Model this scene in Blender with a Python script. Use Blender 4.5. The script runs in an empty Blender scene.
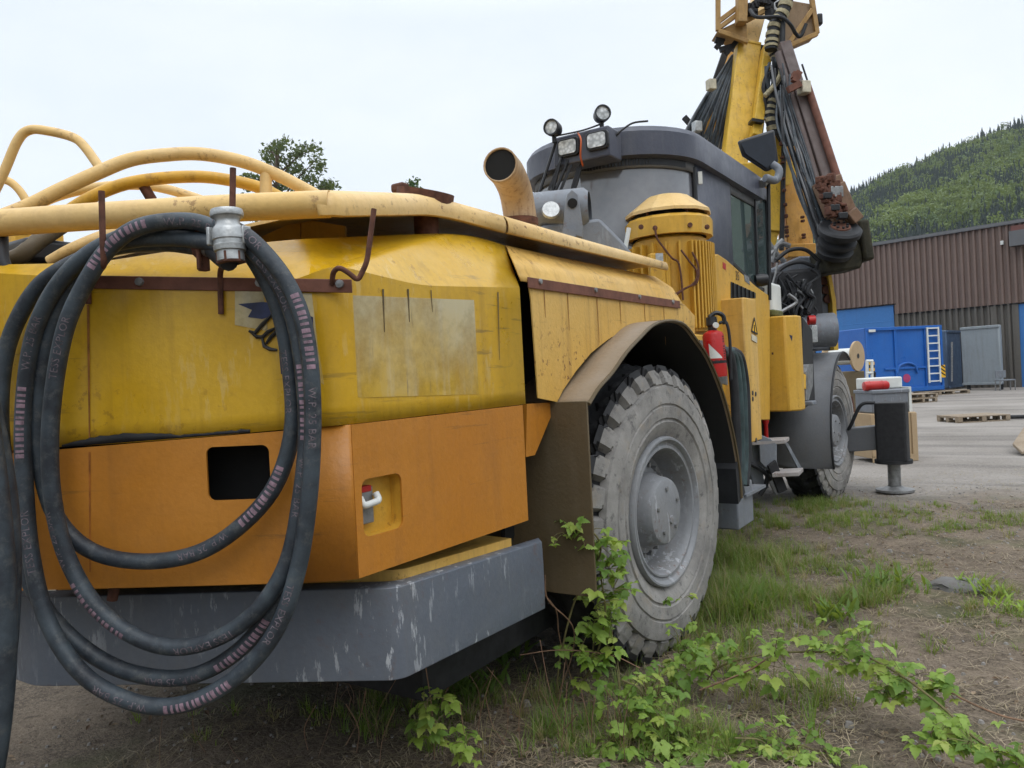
import bpy, bmesh, math, random
from mathutils import Vector, Matrix, noise
random.seed(7)
R_ = math.radians
scene = bpy.context.scene
COL = scene.collection
V = Vector

# ---------------------------------------------------------------- camera
F_PX, CAM_H, YAW, PITCH, ROLL = 775.0, 1.5, R_(33), R_(0.45), -0.05
RM = (Matrix.Rotation(YAW, 3, 'Z') @ Matrix.Rotation(math.pi/2 - PITCH, 3, 'X') @ Matrix.Rotation(ROLL, 3, 'Z'))
CAM = V((0, 0, CAM_H))
cam_d = bpy.data.cameras.new('camera'); cam = bpy.data.objects.new('camera', cam_d); COL.objects.link(cam)
cam.matrix_world = Matrix.Translation(CAM) @ RM.to_4x4()
cam_d.sensor_width = 36; cam_d.lens = F_PX*36/1024; cam_d.clip_end = 5000; cam_d.clip_start = 0.05
scene.camera = cam

# survey helpers: the sight line through a photo pixel met with a plane of the real place
def ray(px, py): return RM @ V(((px-512)/F_PX, (384-py)/F_PX, -1))
def onX(px, py, X): d = ray(px, py); return CAM + d*(X/d.x)
def onY(px, py, Y): d = ray(px, py); return CAM + d*(Y/d.y)
def onZ(px, py, Z): d = ray(px, py); return CAM + d*((Z-CAM_H)/d.z)
def atD(px, py, D): return CAM + ray(px, py)*D
FWD = V((-math.sin(YAW), math.cos(YAW), 0)); RGT = V((math.cos(YAW), math.sin(YAW), 0)); UP = V((0, 0, 1))
XP = -1.68                                   # outer sheet-metal plane of the rig
_u = V((-.883, -.4694, 0)).normalized(); C_N = V((-_u.y*-1*-1, 0, 0))
C_N = V((.4694, -.883, 0)).normalized()      # rear chamfer face normal, towards the viewer
C_P0 = onX(350, 585, XP)
def onC(px, py, off=0.0):
    d = ray(px, py); p = C_P0 + C_N*off
    return CAM + d*((p-CAM).dot(C_N)/d.dot(C_N))
def pts(fn, arg, *pp): return [fn(x, y, arg) for x, y in pp]

# ---------------------------------------------------------------- mesh builder
def catmull(P, n=6, closed=False):
    out = []; m = len(P); P = [V(p) for p in P]
    rng = range(m if closed else m-1)
    for i in rng:
        p0 = P[(i-1) % m] if closed or i > 0 else P[0]*2-P[1]
        p1 = P[i]; p2 = P[(i+1) % m]
        p3 = P[(i+2) % m] if closed or i+2 < m else P[-1]*2-P[-2]
        for k in range(n):
            t = k/n
            out.append(.5*((2*p1)+(p2-p0)*t+(2*p0-5*p1+4*p2-p3)*t*t+(3*p1-p0-3*p2+p3)*t**3))
    if not closed: out.append(P[-1].copy())
    return out
def fillet(P, r, n=5):
    P = [V(p) for p in P]; out = [P[0]]
    for i in range(1, len(P)-1):
        a, b, c = P[i-1], P[i], P[i+1]
        u, w = (a-b), (c-b); rr = min(r, u.length*.45, w.length*.45)
        s, e = b+u.normalized()*rr, b+w.normalized()*rr
        for k in range(n+1):
            t = k/n; out.append(s*(1-t)**2+b*2*t*(1-t)+e*t*t)
    out.append(P[-1]); return out
class MB:
    def __init__(s): s.v = []; s.f = []; s.m = []; s.mi = 0
    def _f(s, idx): s.f.append(idx); s.m.append(s.mi)
    def loft(s, rows, closed=False, cap=False):
        b = len(s.v); n = len(rows[0])
        for r in rows: s.v += [V(p) for p in r]
        for i in range(len(rows)-1):
            for j in range(n if closed else n-1):
                k = (j+1) % n
                s._f((b+i*n+j, b+i*n+k, b+(i+1)*n+k, b+(i+1)*n+j))
        if cap:
            s._f(tuple(b+j for j in range(n))[::-1]); L = b+(len(rows)-1)*n
            s._f(tuple(L+j for j in range(n)))
        return s
    def tube(s, P, r, n=10, cap=True, closed=False):
        P = [V(p) for p in P]; m = len(P)
        rad = [r]*m if not isinstance(r, (list, tuple)) else [r[int(i/(m-1)*(len(r)-1)+.5)] for i in range(m)]
        t0 = (P[1]-P[0]).normalized(); ref = V((0, 0, 1)) if abs(t0.z) < .9 else V((1, 0, 0))
        nrm = t0.cross(ref).normalized(); rows = []
        for i in range(m):
            if closed: t = (P[(i+1) % m]-P[i-1]).normalized()
            else: t = (P[min(i+1, m-1)]-P[max(i-1, 0)]).normalized()
            nrm = (nrm-t*nrm.dot(t)).normalized(); bn = t.cross(nrm)
            rows.append([P[i]+(nrm*math.cos(2*math.pi*k/n)+bn*math.sin(2*math.pi*k/n))*rad[i] for k in range(n)])
        if closed: rows.append(rows[0]); cap = False
        return s.loft(rows, True, cap)
    def box(s, c, size, M=None):
        c = V(c); M = M or Matrix.Identity(3); hx, hy, hz = [q/2 for q in size]
        b = len(s.v)
        for x in (-hx, hx):
            for y in (-hy, hy):
                for z in (-hz, hz): s.v.append(c+M @ V((x, y, z)))
        for q in ((0, 1, 3, 2), (4, 6, 7, 5), (0, 4, 5, 1), (2, 3, 7, 6), (0, 2, 6, 4), (1, 5, 7, 3)): s._f(tuple(b+i for i in q))
        return s
    def bar(s, a, b_, w, h, up=UP):
        a, b_ = V(a), V(b_); d = b_-a; z = d.normalized(); x = z.cross(up)
        x = x.normalized() if x.length > 1e-4 else V((1, 0, 0)); y = z.cross(x)
        M = Matrix((x, y, z)).transposed()
        return s.box((a+b_)/2, (w, h, d.length), M)
    def prism(s, poly, vec):
        vec = V(vec); b = len(s.v); n = len(poly)
        s.v += [V(p) for p in poly]+[V(p)+vec for p in poly]
        s._f(tuple(range(b, b+n))[::-1]); s._f(tuple(range(b+n, b+2*n)))
        for i in range(n): s._f((b+i, b+(i+1) % n, b+n+(i+1) % n, b+n+i))
        return s
    def lathe(s, prof, o, ax, n=32, a0=0, a1=2*math.pi, ref=None):
        o = V(o); ax = V(ax).normalized(); ref = V(ref) if ref else (V((0, 0, 1)) if abs(ax.z) < .9 else V((1, 0, 0)))
        x = (ref-ax*ref.dot(ax)).normalized(); y = ax.cross(x)
        full = abs(a1-a0-2*math.pi) < 1e-6; rows = []
        for r, h in prof:
            rows.append([o+ax*h+(x*math.cos(a0+(a1-a0)*k/n)+y*math.sin(a0+(a1-a0)*k/n))*max(r, 1e-4) for k in range(n if full else n+1)])
        return s.loft(rows, full)
    def leafquad(s, *p):
        b = len(s.v); s.v += [V(q) for q in p]; s._f(tuple(range(b, b+len(p)))); return s
    def build(s, name, mats, parent=None, smooth=40, bevel=0, solid=0, merge=True, fixn=True, local=False):
        me = bpy.data.meshes.new(name)
        off = V((0, 0, 0)); p = parent
        if not local:
            while p: off += p.location; p = p.parent
        me.from_pydata([v-off for v in s.v], [], s.f)
        mats = mats if isinstance(mats, (list, tuple)) else [mats]
        for m in mats: me.materials.append(m)
        me.polygons.foreach_set('material_index', s.m)
        if merge or fixn:
            bm = bmesh.new(); bm.from_mesh(me)
            if merge: bmesh.ops.remove_doubles(bm, verts=bm.verts, dist=1e-5)
            if fixn: bmesh.ops.recalc_face_normals(bm, faces=bm.faces)
            bm.to_mesh(me); bm.free()
        if smooth:
            me.polygons.foreach_set('use_smooth', [True]*len(me.polygons))
            me.set_sharp_from_angle(angle=R_(smooth))
        o = bpy.data.objects.new(name, me); COL.objects.link(o)
        if parent: o.parent = parent
        if solid:
            md = o.modifiers.new('thickness', 'SOLIDIFY'); md.thickness = solid; md.offset = 0
        if bevel:
            md = o.modifiers.new('edge', 'BEVEL'); md.width = bevel; md.segments = 2; md.limit_method = 'ANGLE'; md.angle_limit = R_(40); md.harden_normals = False
        return o
def empty(name, loc):
    o = bpy.data.objects.new(name, None); COL.objects.link(o); o.location = loc; o.empty_display_size = .2; return o
def tag(o, label, cat, group=None):
    o['label'] = label; o['category'] = cat
    if group: o['group'] = group
    return o
def kind(o, k): o['kind'] = k; return o
def fill2d(loops, to3d):
    """flat plate with holes: loops of 2-D points, filled, mapped to 3-D"""
    cu = bpy.data.curves.new('tmp', 'CURVE'); cu.dimensions = '2D'; cu.fill_mode = 'BOTH'
    for L in loops:
        sp = cu.splines.new('POLY'); sp.points.add(len(L)-1); sp.use_cyclic_u = True
        for q, (x, y) in zip(sp.points, L): q.co = (x, y, 0, 1)
    o = bpy.data.objects.new('tmp', cu); COL.objects.link(o)
    dg = bpy.context.evaluated_depsgraph_get(); me = bpy.data.meshes.new_from_object(o.evaluated_get(dg))
    mb = MB(); mb.v = [to3d(v.co.x, v.co.y) for v in me.vertices]; mb.f = [tuple(p.vertices) for p in me.polygons]; mb.m = [0]*len(mb.f)
    bpy.data.objects.remove(o); bpy.data.curves.remove(cu); bpy.data.meshes.remove(me)
    return mb
def rrect(x0, y0, x1, y1, r, n=5):
    out = []
    for cx, cy, a in ((x1-r, y1-r, 0), (x0+r, y1-r, 90), (x0+r, y0+r, 180), (x1-r, y0+r, 270)):
        for k in range(n+1):
            t = R_(a+90*k/n); out.append((cx+r*math.cos(t), cy+r*math.sin(t)))
    return out
def text_mesh(body, size, font_spacing=1.0):
    cu = bpy.data.curves.new('tmp', 'FONT'); cu.body = body; cu.size = size; cu.space_character = font_spacing; cu.resolution_u = 2
    o = bpy.data.objects.new('tmp', cu); COL.objects.link(o)
    dg = bpy.context.evaluated_depsgraph_get(); me = bpy.data.meshes.new_from_object(o.evaluated_get(dg))
    bm = bmesh.new(); bm.from_mesh(me); bmesh.ops.triangulate(bm, faces=bm.faces)
    long_e = [e for e in bm.edges if e.calc_length() > size*.18]
    bmesh.ops.subdivide_edges(bm, edges=long_e, cuts=2); bmesh.ops.triangulate(bm, faces=bm.faces); bm.to_mesh(me); bm.free()
    vs = [v.co.copy() for v in me.vertices]; fs = [tuple(p.vertices) for p in me.polygons]
    bpy.data.objects.remove(o); bpy.data.curves.remove(cu); bpy.data.meshes.remove(me)
    return vs, fs

# ---------------------------------------------------------------- materials
def newmat(name):
    m = bpy.data.materials.new(name); m.use_nodes = True
    nt = m.node_tree; return m, nt, nt.nodes['Principled BSDF']
def N(nt, t, **kw):
    n = nt.nodes.new(t)
    for k, v in kw.items():
        if k.startswith('i_'): n.inputs[k[2:].replace('_', ' ')].default_value = v
        else: setattr(n, k, v)
    return n
def ramp(nt, src, a, b, ca=(0, 0, 0, 1), cb=(1, 1, 1, 1)):
    r = nt.nodes.new('ShaderNodeValToRGB'); nt.links.new(src, r.inputs[0])
    r.color_ramp.elements[0].position = a; r.color_ramp.elements[1].position = b
    r.color_ramp.elements[0].color = ca; r.color_ramp.elements[1].color = cb; return r.outputs[0]
def mixc(nt, fac, a, b, mode='MIX'):
    m = nt.nodes.new('ShaderNodeMix'); m.data_type = 'RGBA'; m.blend_type = mode
    for s, v in ((m.inputs[0], fac), (m.inputs[6], a), (m.inputs[7], b)):
        if hasattr(v, 'links'): nt.links.new(v, s)
        else: s.default_value = v if not isinstance(v, tuple) else (v+(1,))[:4]
    return m.outputs[2]
def nz(nt, co, scale, detail=4, rough=.55, stretch=None):
    if stretch:
        mp = nt.nodes.new('ShaderNodeMapping'); mp.inputs['Scale'].default_value = stretch; nt.links.new(co, mp.inputs[0]); co = mp.outputs[0]
    n = nt.nodes.new('ShaderNodeTexNoise'); n.inputs['Scale'].default_value = scale; n.inputs['Detail'].default_value = detail; n.inputs['Roughness'].default_value = rough
    nt.links.new(co, n.inputs['Vector']); return n.outputs[0]
def mul(nt, a, b, op='MULTIPLY'):
    m = nt.nodes.new('ShaderNodeMath'); m.operation = op
    for s, v in ((m.inputs[0], a), (m.inputs[1], b)):
        if hasattr(v, 'links'): nt.links.new(v, s)
        else: s.default_value = v
    return m.outputs[0]
def paint(name, col, fade=None, fade_amt=.5, dirt=.35, dirt_col=(.09, .065, .04), rust=.3, rust_col=(.13, .045, .02), scr=0, rough=.45, metal=0, streak=.35, chips=0, chip_col=(.5, .52, .55), bump=.15, scale=1.0, spec=.4):
    m, nt, bs = newmat(name); co = nt.nodes.new('ShaderNodeTexCoord').outputs['Object']
    fade = fade or tuple(min(1, c*1.35+.03) for c in col)
    c = mixc(nt, mul(nt, ramp(nt, nz(nt, co, 1.7*scale, 5, .6), .35, .68), fade_amt), col, fade)
    fine = nz(nt, co, 45*scale, 4, .6)
    c = mixc(nt, mul(nt, ramp(nt, fine, .4, .75), .22), c, tuple(q*.6 for q in col))
    if streak:
        st = ramp(nt, nz(nt, co, 5*scale, 6, .65, (3.2, 3.2, .22)), .5, .74)
        c = mixc(nt, mul(nt, st, streak), c, dirt_col)
    if dirt:
        d = ramp(nt, nz(nt, co, 3.1*scale, 8, .72), .5, .8)
        c = mixc(nt, mul(nt, d, dirt), c, dirt_col)
    rmask = None
    if rust:
        a = ramp(nt, nz(nt, co, 2.3*scale, 3, .5), .45, .7); b = ramp(nt, nz(nt, co, 26*scale, 6, .7), .575, .625)
        rmask = mul(nt, mul(nt, a, b), min(1, rust*2)); c = mixc(nt, rmask, c, rust_col)
    if chips:
        a = ramp(nt, nz(nt, co, 2.6*scale, 3, .5), .42, .62); b = ramp(nt, nz(nt, co, 13*scale, 7, .68, (2.0, 2.0, .42)), .565, .60)
        c = mixc(nt, mul(nt, mul(nt, a, b), chips), c, chip_col)
    if scr:
        a = ramp(nt, nz(nt, co, 1.9*scale, 3, .5), .42, .6); b = ramp(nt, nz(nt, co, 3.2*scale, 7, .7, (.55, .55, 9)), .60, .64)
        c = mixc(nt, mul(nt, mul(nt, a, b), scr), c, (.07, .05, .03))
    nt.links.new(c, bs.inputs['Base Color'])
    bs.inputs['Metallic'].default_value = metal; bs.inputs['Specular IOR Level'].default_value = spec
    r = ramp(nt, nz(nt, co, 6*scale, 5, .6), .3, .75, (rough*.75,)*3+(1,), (min(1, rough*1.35),)*3+(1,))
    nt.links.new(r, bs.inputs['Roughness'])
    bp = nt.nodes.new('ShaderNodeBump'); bp.inputs['Strength'].default_value = bump; bp.inputs['Distance'].default_value = .01
    h = nz(nt, co, 60*scale, 3, .6); big = nz(nt, co, 3.5*scale, 2, .5)
    nt.links.new(mul(nt, h, mul(nt, big, 3.0), 'ADD'), bp.inputs['Height']); nt.links.new(bp.outputs[0], bs.inputs['Normal'])
    return m
def plain(name, col, rough=.6, metal=0, var=.25, scale=20, bump=.1, spec=.4, emit=None):
    m, nt, bs = newmat(name); co = nt.nodes.new('ShaderNodeTexCoord').outputs['Object']
    f = nz(nt, co, scale, 5, .6)
    c = mixc(nt, ramp(nt, f, .3, .72), tuple(q*(1-var) for q in col), tuple(min(1, q*(1+var)) for q in col))
    nt.links.new(c, bs.inputs['Base Color']); bs.inputs['Roughness'].default_value = rough; bs.inputs['Metallic'].default_value = metal
    bs.inputs['Specular IOR Level'].default_value = spec
    if bump:
        bp = nt.nodes.new('ShaderNodeBump'); bp.inputs['Strength'].default_value = bump; bp.inputs['Distance'].default_value = .008
        nt.links.new(f, bp.inputs['Height']); nt.links.new(bp.outputs[0], bs.inputs['Normal'])
    return m
def leafmat(name, col, col2, trans=.35, scale=9):
    m, nt, bs = newmat(name); co = nt.nodes.new('ShaderNodeTexCoord').outputs['Object']
    c = mixc(nt, ramp(nt, nz(nt, co, scale, 3, .6), .35, .65), col, col2)
    nt.links.new(c, bs.inputs['Base Color']); bs.inputs['Roughness'].default_value = .55; bs.inputs['Specular IOR Level'].default_value = .3
    tr = nt.nodes.new('ShaderNodeBsdfTranslucent'); nt.links.new(mixc(nt, .5, c, (.5, .6, .05)), tr.inputs[0])
    mx = nt.nodes.new('ShaderNodeMixShader'); mx.inputs[0].default_value = trans
    nt.links.new(bs.outputs[0], mx.inputs[1]); nt.links.new(tr.outputs[0], mx.inputs[2])
    nt.links.new(mx.outputs[0], nt.nodes['Material Output'].inputs[0]); return m

M_ = {}
M_['lid'] = paint('lid_yellow', (.56, .315, .006), (.62, .39, .04), .6, dirt=.28, dirt_col=(.26, .15, .02), rust=.25, streak=.40, scr=.55, rough=.33, bump=.07, chips=.22, chip_col=(.62, .54, .34), spec=.5)
M_['orange'] = paint('orange_paint', (.45, .170, .016), (.49, .21, .035), .6, dirt=.3, dirt_col=(.24, .10, .03), rust=.12, streak=.3, scr=.45, rough=.42, bump=.15)
M_['hood'] = paint('hood_yellow', (.62, .36, .07), (.70, .46, .15), .7, dirt=.25, dirt_col=(.30, .17, .05), rust=.5, streak=.6, scr=.4, rough=.5)
M_['pale'] = paint('faded_yellow_tube', (.68, .44, .15), (.74, .53, .26), .8, dirt=.35, dirt_col=(.32, .18, .07), rust=.9, streak=.2, rough=.45)
M_['yellow'] = paint('machine_yellow', (.60, .33, .03), (.64, .40, .09), .5, dirt=.3, dirt_col=(.16, .09, .03), rust=.3, streak=.35, rough=.45)
M_['boomy'] = paint('boom_yellow', (.66, .40, .03), (.7, .46, .1), .5, dirt=.45, dirt_col=(.16, .07, .02), rust=.8, streak=.4, rough=.5, scale=1.6)
M_['boomo'] = paint('boom_orange', (.58, .29, .05), (.60, .33, .08), .5, dirt=.6, dirt_col=(.18, .07, .025), rust=1, streak=.35, rough=.6, scale=1.8)
M_['bump'] = paint('bumper_grey', (.10, .116, .145), (.135, .148, .172), .6, dirt=.3, dirt_col=(.16, .15, .13), rust=.2, streak=.2, chips=.85, chip_col=(.44, .46, .48), rough=.5)
M_['roof'] = paint('cab_grey', (.055, .06, .085), (.085, .09, .118), .5, dirt=.3, dirt_col=(.16, .16, .16), rust=.02, streak=.2, rough=.4)
M_['grey'] = paint('frame_grey', (.16, .175, .20), (.21, .225, .25), .5, dirt=.4, dirt_col=(.12, .1, .08), rust=.2, streak=.3, chips=.3, rough=.5)
M_['fend'] = paint('olive_flap', (.10, .072, .036), (.12, .09, .05), .5, dirt=.3, dirt_col=(.17, .14, .1), rust=0, streak=.2, rough=.6)
M_['fend2'] = paint('dusty_fender', (.23, .165, .10), (.27, .20, .13), .5, dirt=.3, dirt_col=(.2, .15, .1), rust=.05, streak=.2, rough=.6)
M_['fgrey'] = paint('grey_fender', (.115, .12, .13), (.15, .15, .155), .5, dirt=.4, dirt_col=(.13, .11, .09), rust=.05, streak=.3, rough=.55)
M_['exh'] = paint('burnt_exhaust', (.40, .27, .15), (.46, .33, .20), .6, dirt=.8, dirt_col=(.16, .085, .045), rust=1, streak=.9, rough=.6, scale=2.2)
M_['wrap'] = plain('khaki_wrap', (.36, .31, .19), .7, var=.35, scale=25)
M_['rust'] = plain('rust', (.105, .043, .027), .85, var=.45, scale=30, bump=.4)
M_['ruststrip'] = plain('rust_strip', (.155, .062, .04), .75, var=.3, scale=14, bump=.3)
M_['dark'] = plain('dark_steel', (.018, .018, .02), .7, var=.4)
M_['rubber'] = plain('black_rubber', (.018, .019, .022), .62, var=.5, scale=7, bump=.25)
M_['hose'] = None
M_['tread'] = plain('tyre_tread', (.020, .020, .022), .72, var=.5, scale=12, bump=.4)
M_['rim'] = paint('rim_grey', (.20, .206, .218), (.27, .275, .285), .7, dirt=.6, dirt_col=(.16, .14, .12), rust=.3, streak=.25, chips=.5, rough=.55)
M_['alu'] = plain('cast_aluminium', (.42, .43, .43), .45, .7, var=.25, scale=40, bump=.3)
M_['steel'] = plain('worn_steel', (.25, .25, .25), .5, .6, var=.35)
M_['white'] = plain('white_plastic', (.62, .63, .60), .5, var=.12, scale=5)
M_['red'] = paint('red_paint', (.42, .012, .012), (.5, .03, .025), .5, dirt=.2, rust=0, streak=.1, rough=.35)
M_['black'] = plain('black_plastic', (.014, .014, .016), .4, var=.3)
M_['blackdeep'] = plain('unlit_black', (.006, .006, .006), .9, var=.2, bump=0)  # near-black; the dark of hollows and gaps is put into the colour
M_['cabglass'], nt, bs = newmat('tinted_glass')
bs.inputs['Base Color'].default_value = (.05, .055, .066, 1); bs.inputs['Roughness'].default_value = .10; bs.inputs['IOR'].default_value = 1.85; bs.inputs['Specular IOR Level'].default_value = .6
co = nt.nodes.new('ShaderNodeTexCoord').outputs['Object']
nt.links.new(mixc(nt, ramp(nt, nz(nt, co, 3, 6, .65), .4, .75), (.115, .12, .138), (.19, .195, .212)), bs.inputs['Base Color'])
M_['sideglass'], nt, bs = newmat('side_glass')
bs.inputs['Base Color'].default_value = (.055, .078, .078, 1); bs.inputs['Roughness'].default_value = .03; bs.inputs['Specular IOR Level'].default_value = 1.0
M_['lamp'], nt, bs = newmat('lamp_lens')
co = nt.nodes.new('ShaderNodeTexCoord').outputs['Object']; vo = N(nt, 'ShaderNodeTexVoronoi', i_Scale=38.0); nt.links.new(co, vo.inputs['Vector'])
nt.links.new(ramp(nt, vo.outputs['Distance'], .1, .7, (.75, .78, .8, 1), (.35, .37, .38, 1)), bs.inputs['Base Color']); bs.inputs['Roughness'].default_value = .15
# hose rubber: dusty blue-black
M_['hose'], nt, bs = newmat('hose_rubber'); co = nt.nodes.new('ShaderNodeTexCoord').outputs['Object']
c = mixc(nt, ramp(nt, nz(nt, co, 9, 6, .65), .38, .72), (.016, .021, .029), (.055, .074, .090))
c = mixc(nt, mul(nt, ramp(nt, nz(nt, co, 26, 7, .75), .52, .68), .55), c, (.115, .118, .112))
nt.links.new(c, bs.inputs['Base Color']); bs.inputs['Roughness'].default_value = .55
bp = N(nt, 'ShaderNodeBump'); bp.inputs['Strength'].default_value = .25; bp.inputs['Distance'].default_value = .004
nt.links.new(nz(nt, co, 120, 3, .6), bp.inputs['Height']); nt.links.new(bp.outputs[0], bs.inputs['Normal'])
M_['pink'] = plain('faded_pink_print', (.235, .155, .19), .7, var=.45, scale=60, bump=0)
# dusty sidewall with radial scuffs
M_['side'], nt, bs = newmat('tyre_sidewall'); co = nt.nodes.new('ShaderNodeTexCoord').outputs['Object']
c = mixc(nt, ramp(nt, nz(nt, co, 4, 8, .7), .33, .7), (.15, .142, .134), (.33, .315, .295))
c = mixc(nt, mul(nt, ramp(nt, nz(nt, co, 22, 6, .7), .56, .66), .6), c, (.045, .045, .045))
c = mixc(nt, mul(nt, ramp(nt, nz(nt, co, 9, 4, .6), .55, .7), .5), c, (.30, .25, .19))
nt.links.new(c, bs.inputs['Base Color']); bs.inputs['Roughness'].default_value = .85
bp = N(nt, 'ShaderNodeBump'); bp.inputs['Strength'].default_value = .35; bp.inputs['Distance'].default_value = .008
nt.links.new(nz(nt, co, 55, 5, .65), bp.inputs['Height']); nt.links.new(bp.outputs[0], bs.inputs['Normal'])
M_['decal'], nt, bs = newmat('worn_decal'); co = nt.nodes.new('ShaderNodeTexCoord').outputs['Object']
sz_ = N(nt, 'ShaderNodeSeparateXYZ'); nt.links.new(co, sz_.inputs[0])
fd = mul(nt, mul(nt, sz_.outputs[2], 2.6), mul(nt, nz(nt, co, 2.2, 6, .65), 1.5), 'ADD')
c = mixc(nt, ramp(nt, fd, 4.55, 5.25) if False else ramp(nt, mul(nt, mul(nt, fd, 4.55, 'SUBTRACT'), 1.2), .0, 1.0), (.53, .33, .03), (.50, .43, .26))
c = mixc(nt, mul(nt, ramp(nt, nz(nt, co, 6, 6, .7, (3, 3, .3)), .5, .68), .35), c, (.55, .50, .38))
c = mixc(nt, mul(nt, ramp(nt, nz(nt, co, 12, 6, .7, (4, 4, .3)), .64, .7), .6), c, (.16, .12, .08))
nt.links.new(c, bs.inputs['Base Color']); bs.inputs['Roughness'].default_value = .45
peel = mul(nt, ramp(nt, nz(nt, co, 2.6, 8, .68), .46, .74), .95)
trn = nt.nodes.new('ShaderNodeBsdfTransparent'); mxs = nt.nodes.new('ShaderNodeMixShader')
nt.links.new(peel, mxs.inputs[0]); nt.links.new(bs.outputs[0], mxs.inputs[1]); nt.links.new(trn.outputs[0], mxs.inputs[2]); nt.links.new(mxs.outputs[0], nt.nodes['Material Output'].inputs[0])
M_['navy'] = plain('navy_print', (.02, .028, .085), .45, var=.5, scale=16, bump=0)
M_['blackprint'] = plain('black_print', (.02, .017, .015), .5, var=.3, scale=20, bump=0)
M_['sticker'] = plain('pale_sticker', (.55, .50, .38), .5, var=.25, scale=12, bump=0)
M_['warn'] = plain('warning_yellow', (.75, .42, .02), .5, var=.15, bump=0)
# ================================================================ THE RIG
XC = -2.95
rig = empty('drill_rig', (XC, 6.0, 0))
tag(rig, 'large worn yellow and grey mining rig on rubber tyres with raised boom', 'mining machine')
def mirror(P): return [V((2*XC-p.x, p.y, p.z)) for p in reversed(P)]
def corner(z): return V((C_P0.x, C_P0.y, z))
def boxpx(xl, xm, xr, yt, yb, X, ch=0.0, ytr=None):
    """upright block: back face xl..xm, right side xm..xr lying in plane X; returns prism polygon (plan) and z range"""
    a = onX(xm, (yt+yb)/2, X); b = onX(xr, (yt+yb)/2, X)
    l = onY(xl, (yt+yb)/2, a.y); zt = onX(xm, yt, X).z; zb = onX(xm, yb, X).z
    plan = [V((l.x, a.y, 0))] + ([V((X-ch, a.y, 0)), V((X, a.y+ch*1.2, 0))] if ch else [V((X, a.y, 0))]) + [V((X, b.y, 0)), V((l.x, b.y, 0))]
    return plan, zb, zt
def block(name, mat, xl, xm, xr, yt, yb, X, ch=0, bevel=.012, parent=rig):
    plan, zb, zt = boxpx(xl, xm, xr, yt, yb, X, ch)
    return MB().prism([p+UP*zb for p in plan], UP*(zt-zb)).build(name, mat, parent, bevel=bevel)

# ---- yellow lid over the back: lower skirt, fold, sloping top
def fullrow(cp, cz, sp, r=.1):
    P = [onC(x, y, o) for x, y, o in cp] + [cz if isinstance(cz, V) else corner(cz)] + sp
    return mirror(fillet(P, r))[:0] + fillet([V((XC, P[0].y-.0, P[0].z))]+P, r, 4)
CL = -70
def sub(rows, k):
    out = []
    for a, b in zip(rows[:-1], rows[1:]):
        for i in range(k): out.append([p.lerp(q, i/k) for p, q in zip(a, b)])
    out.append(rows[-1]); return out
seam = fullrow([(CL, 456, 0), (57, 447, 0), (110, 444, 0), (180, 439, 0), (300, 428, 0)], 1.385, [onX(420, 416, XP), onX(470, 410.5, XP), onX(525, 404, XP)])
fold = fullrow([(CL, 270, 0), (57, 277, 0), (110, 279, 0), (180, 280, 0), (290, 283, 0)], 1.86, [onX(420, 286, XP), onX(470, 287, XP), onX(519, 288, XP)])
top_ = fullrow([(CL, 266, -.05), (30, 265, -.06), (100, 263, -.08), (170, 252, -.12), (300, 240, -.22)], onX(440, 234, -1.90), [onX(468, 236, -1.86), onX(486, 240, -1.84), onX(504, 246, -1.82)], .06)
top2 = [p+V((-.1 if p.x > -2.4 else 0, .1, .004)) for p in top_]
lid = MB().loft(sub([seam, fold], 8)[:-1]+sub([fold, top_], 3)+[top2]).build('hood_lid', M_['lid'], rig, smooth=25, solid=.006)
# torn dark edge along the sagging seam
tear = MB(); rw = [[], []]
for i in range(41):
    x = 62+i*4.7; y0 = 447-(x-57)*.0782
    w = 1.5+6*max(0, math.sin((x-62)/118*math.pi))*(1 if x < 180 else .15)+(2.2 if 236 < x < 292 else 0)*random.uniform(.2, 1)
    rw[0].append(onC(x, y0-w-random.uniform(0, 1.6), .0055)); rw[1].append(onC(x, y0+.6, .0045))
tear.loft(rw).build('torn_edge', M_['dark'], lid, solid=.002)
# ---- orange lower cover, with a hand hole on the back and a latch recess on the side
def z_or(px): return .0
cb = onC(100, 579, 0).z; sb = onX(500, 537, XP).z
zb = (cb+sb)/2
def cpar(px, py):                                   # (s, z) along the rear face from the corner
    p = onC(px, py, 0); return ((p-C_P0).x*C_U.x+(p-C_P0).y*C_U.y, p.z)
C_U = V((-.883, -.4694, 0)).normalized()
sL = cpar(CL, 500)[0]
ztop = 1.40
zsag = onC(57, 449, 0).z
def seamz(s): return 1.385+(zsag-1.385)*s/cpar(57, 449)[0]
CR = .16
outer = [(CR, zb), (sL, zb), (sL, seamz(sL)-.002), (CR, seamz(CR)-.002)]
h0 = cpar(206, 443); h1 = cpar(272, 499); h0b = cpar(272, 441)
hole = rrect(min(h0[0], h1[0]), (h1[1]+.002), max(h0[0], h1[0]), h0b[1]-.01, .022)
back = fill2d([outer, hole], lambda s, z: V((C_P0.x, C_P0.y, 0))+C_U*s+UP*z)
me_ = V((C_P0.x, C_P0.y, 0))+C_U*sL
MB().prism([V((me_.x+.004, me_.y, zb)), V((2*XC-me_.x-.004, me_.y, zb)), V((2*XC-me_.x-.004, me_.y, seamz(sL)-.002)), V((me_.x+.004, me_.y, seamz(sL)-.002))], V((0, .008, 0))).build('end_cover', M_['orange'], rig, smooth=0)
cover = back.build('lower_cover', M_['orange'], rig, solid=.008, bevel=0, smooth=0)
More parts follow.
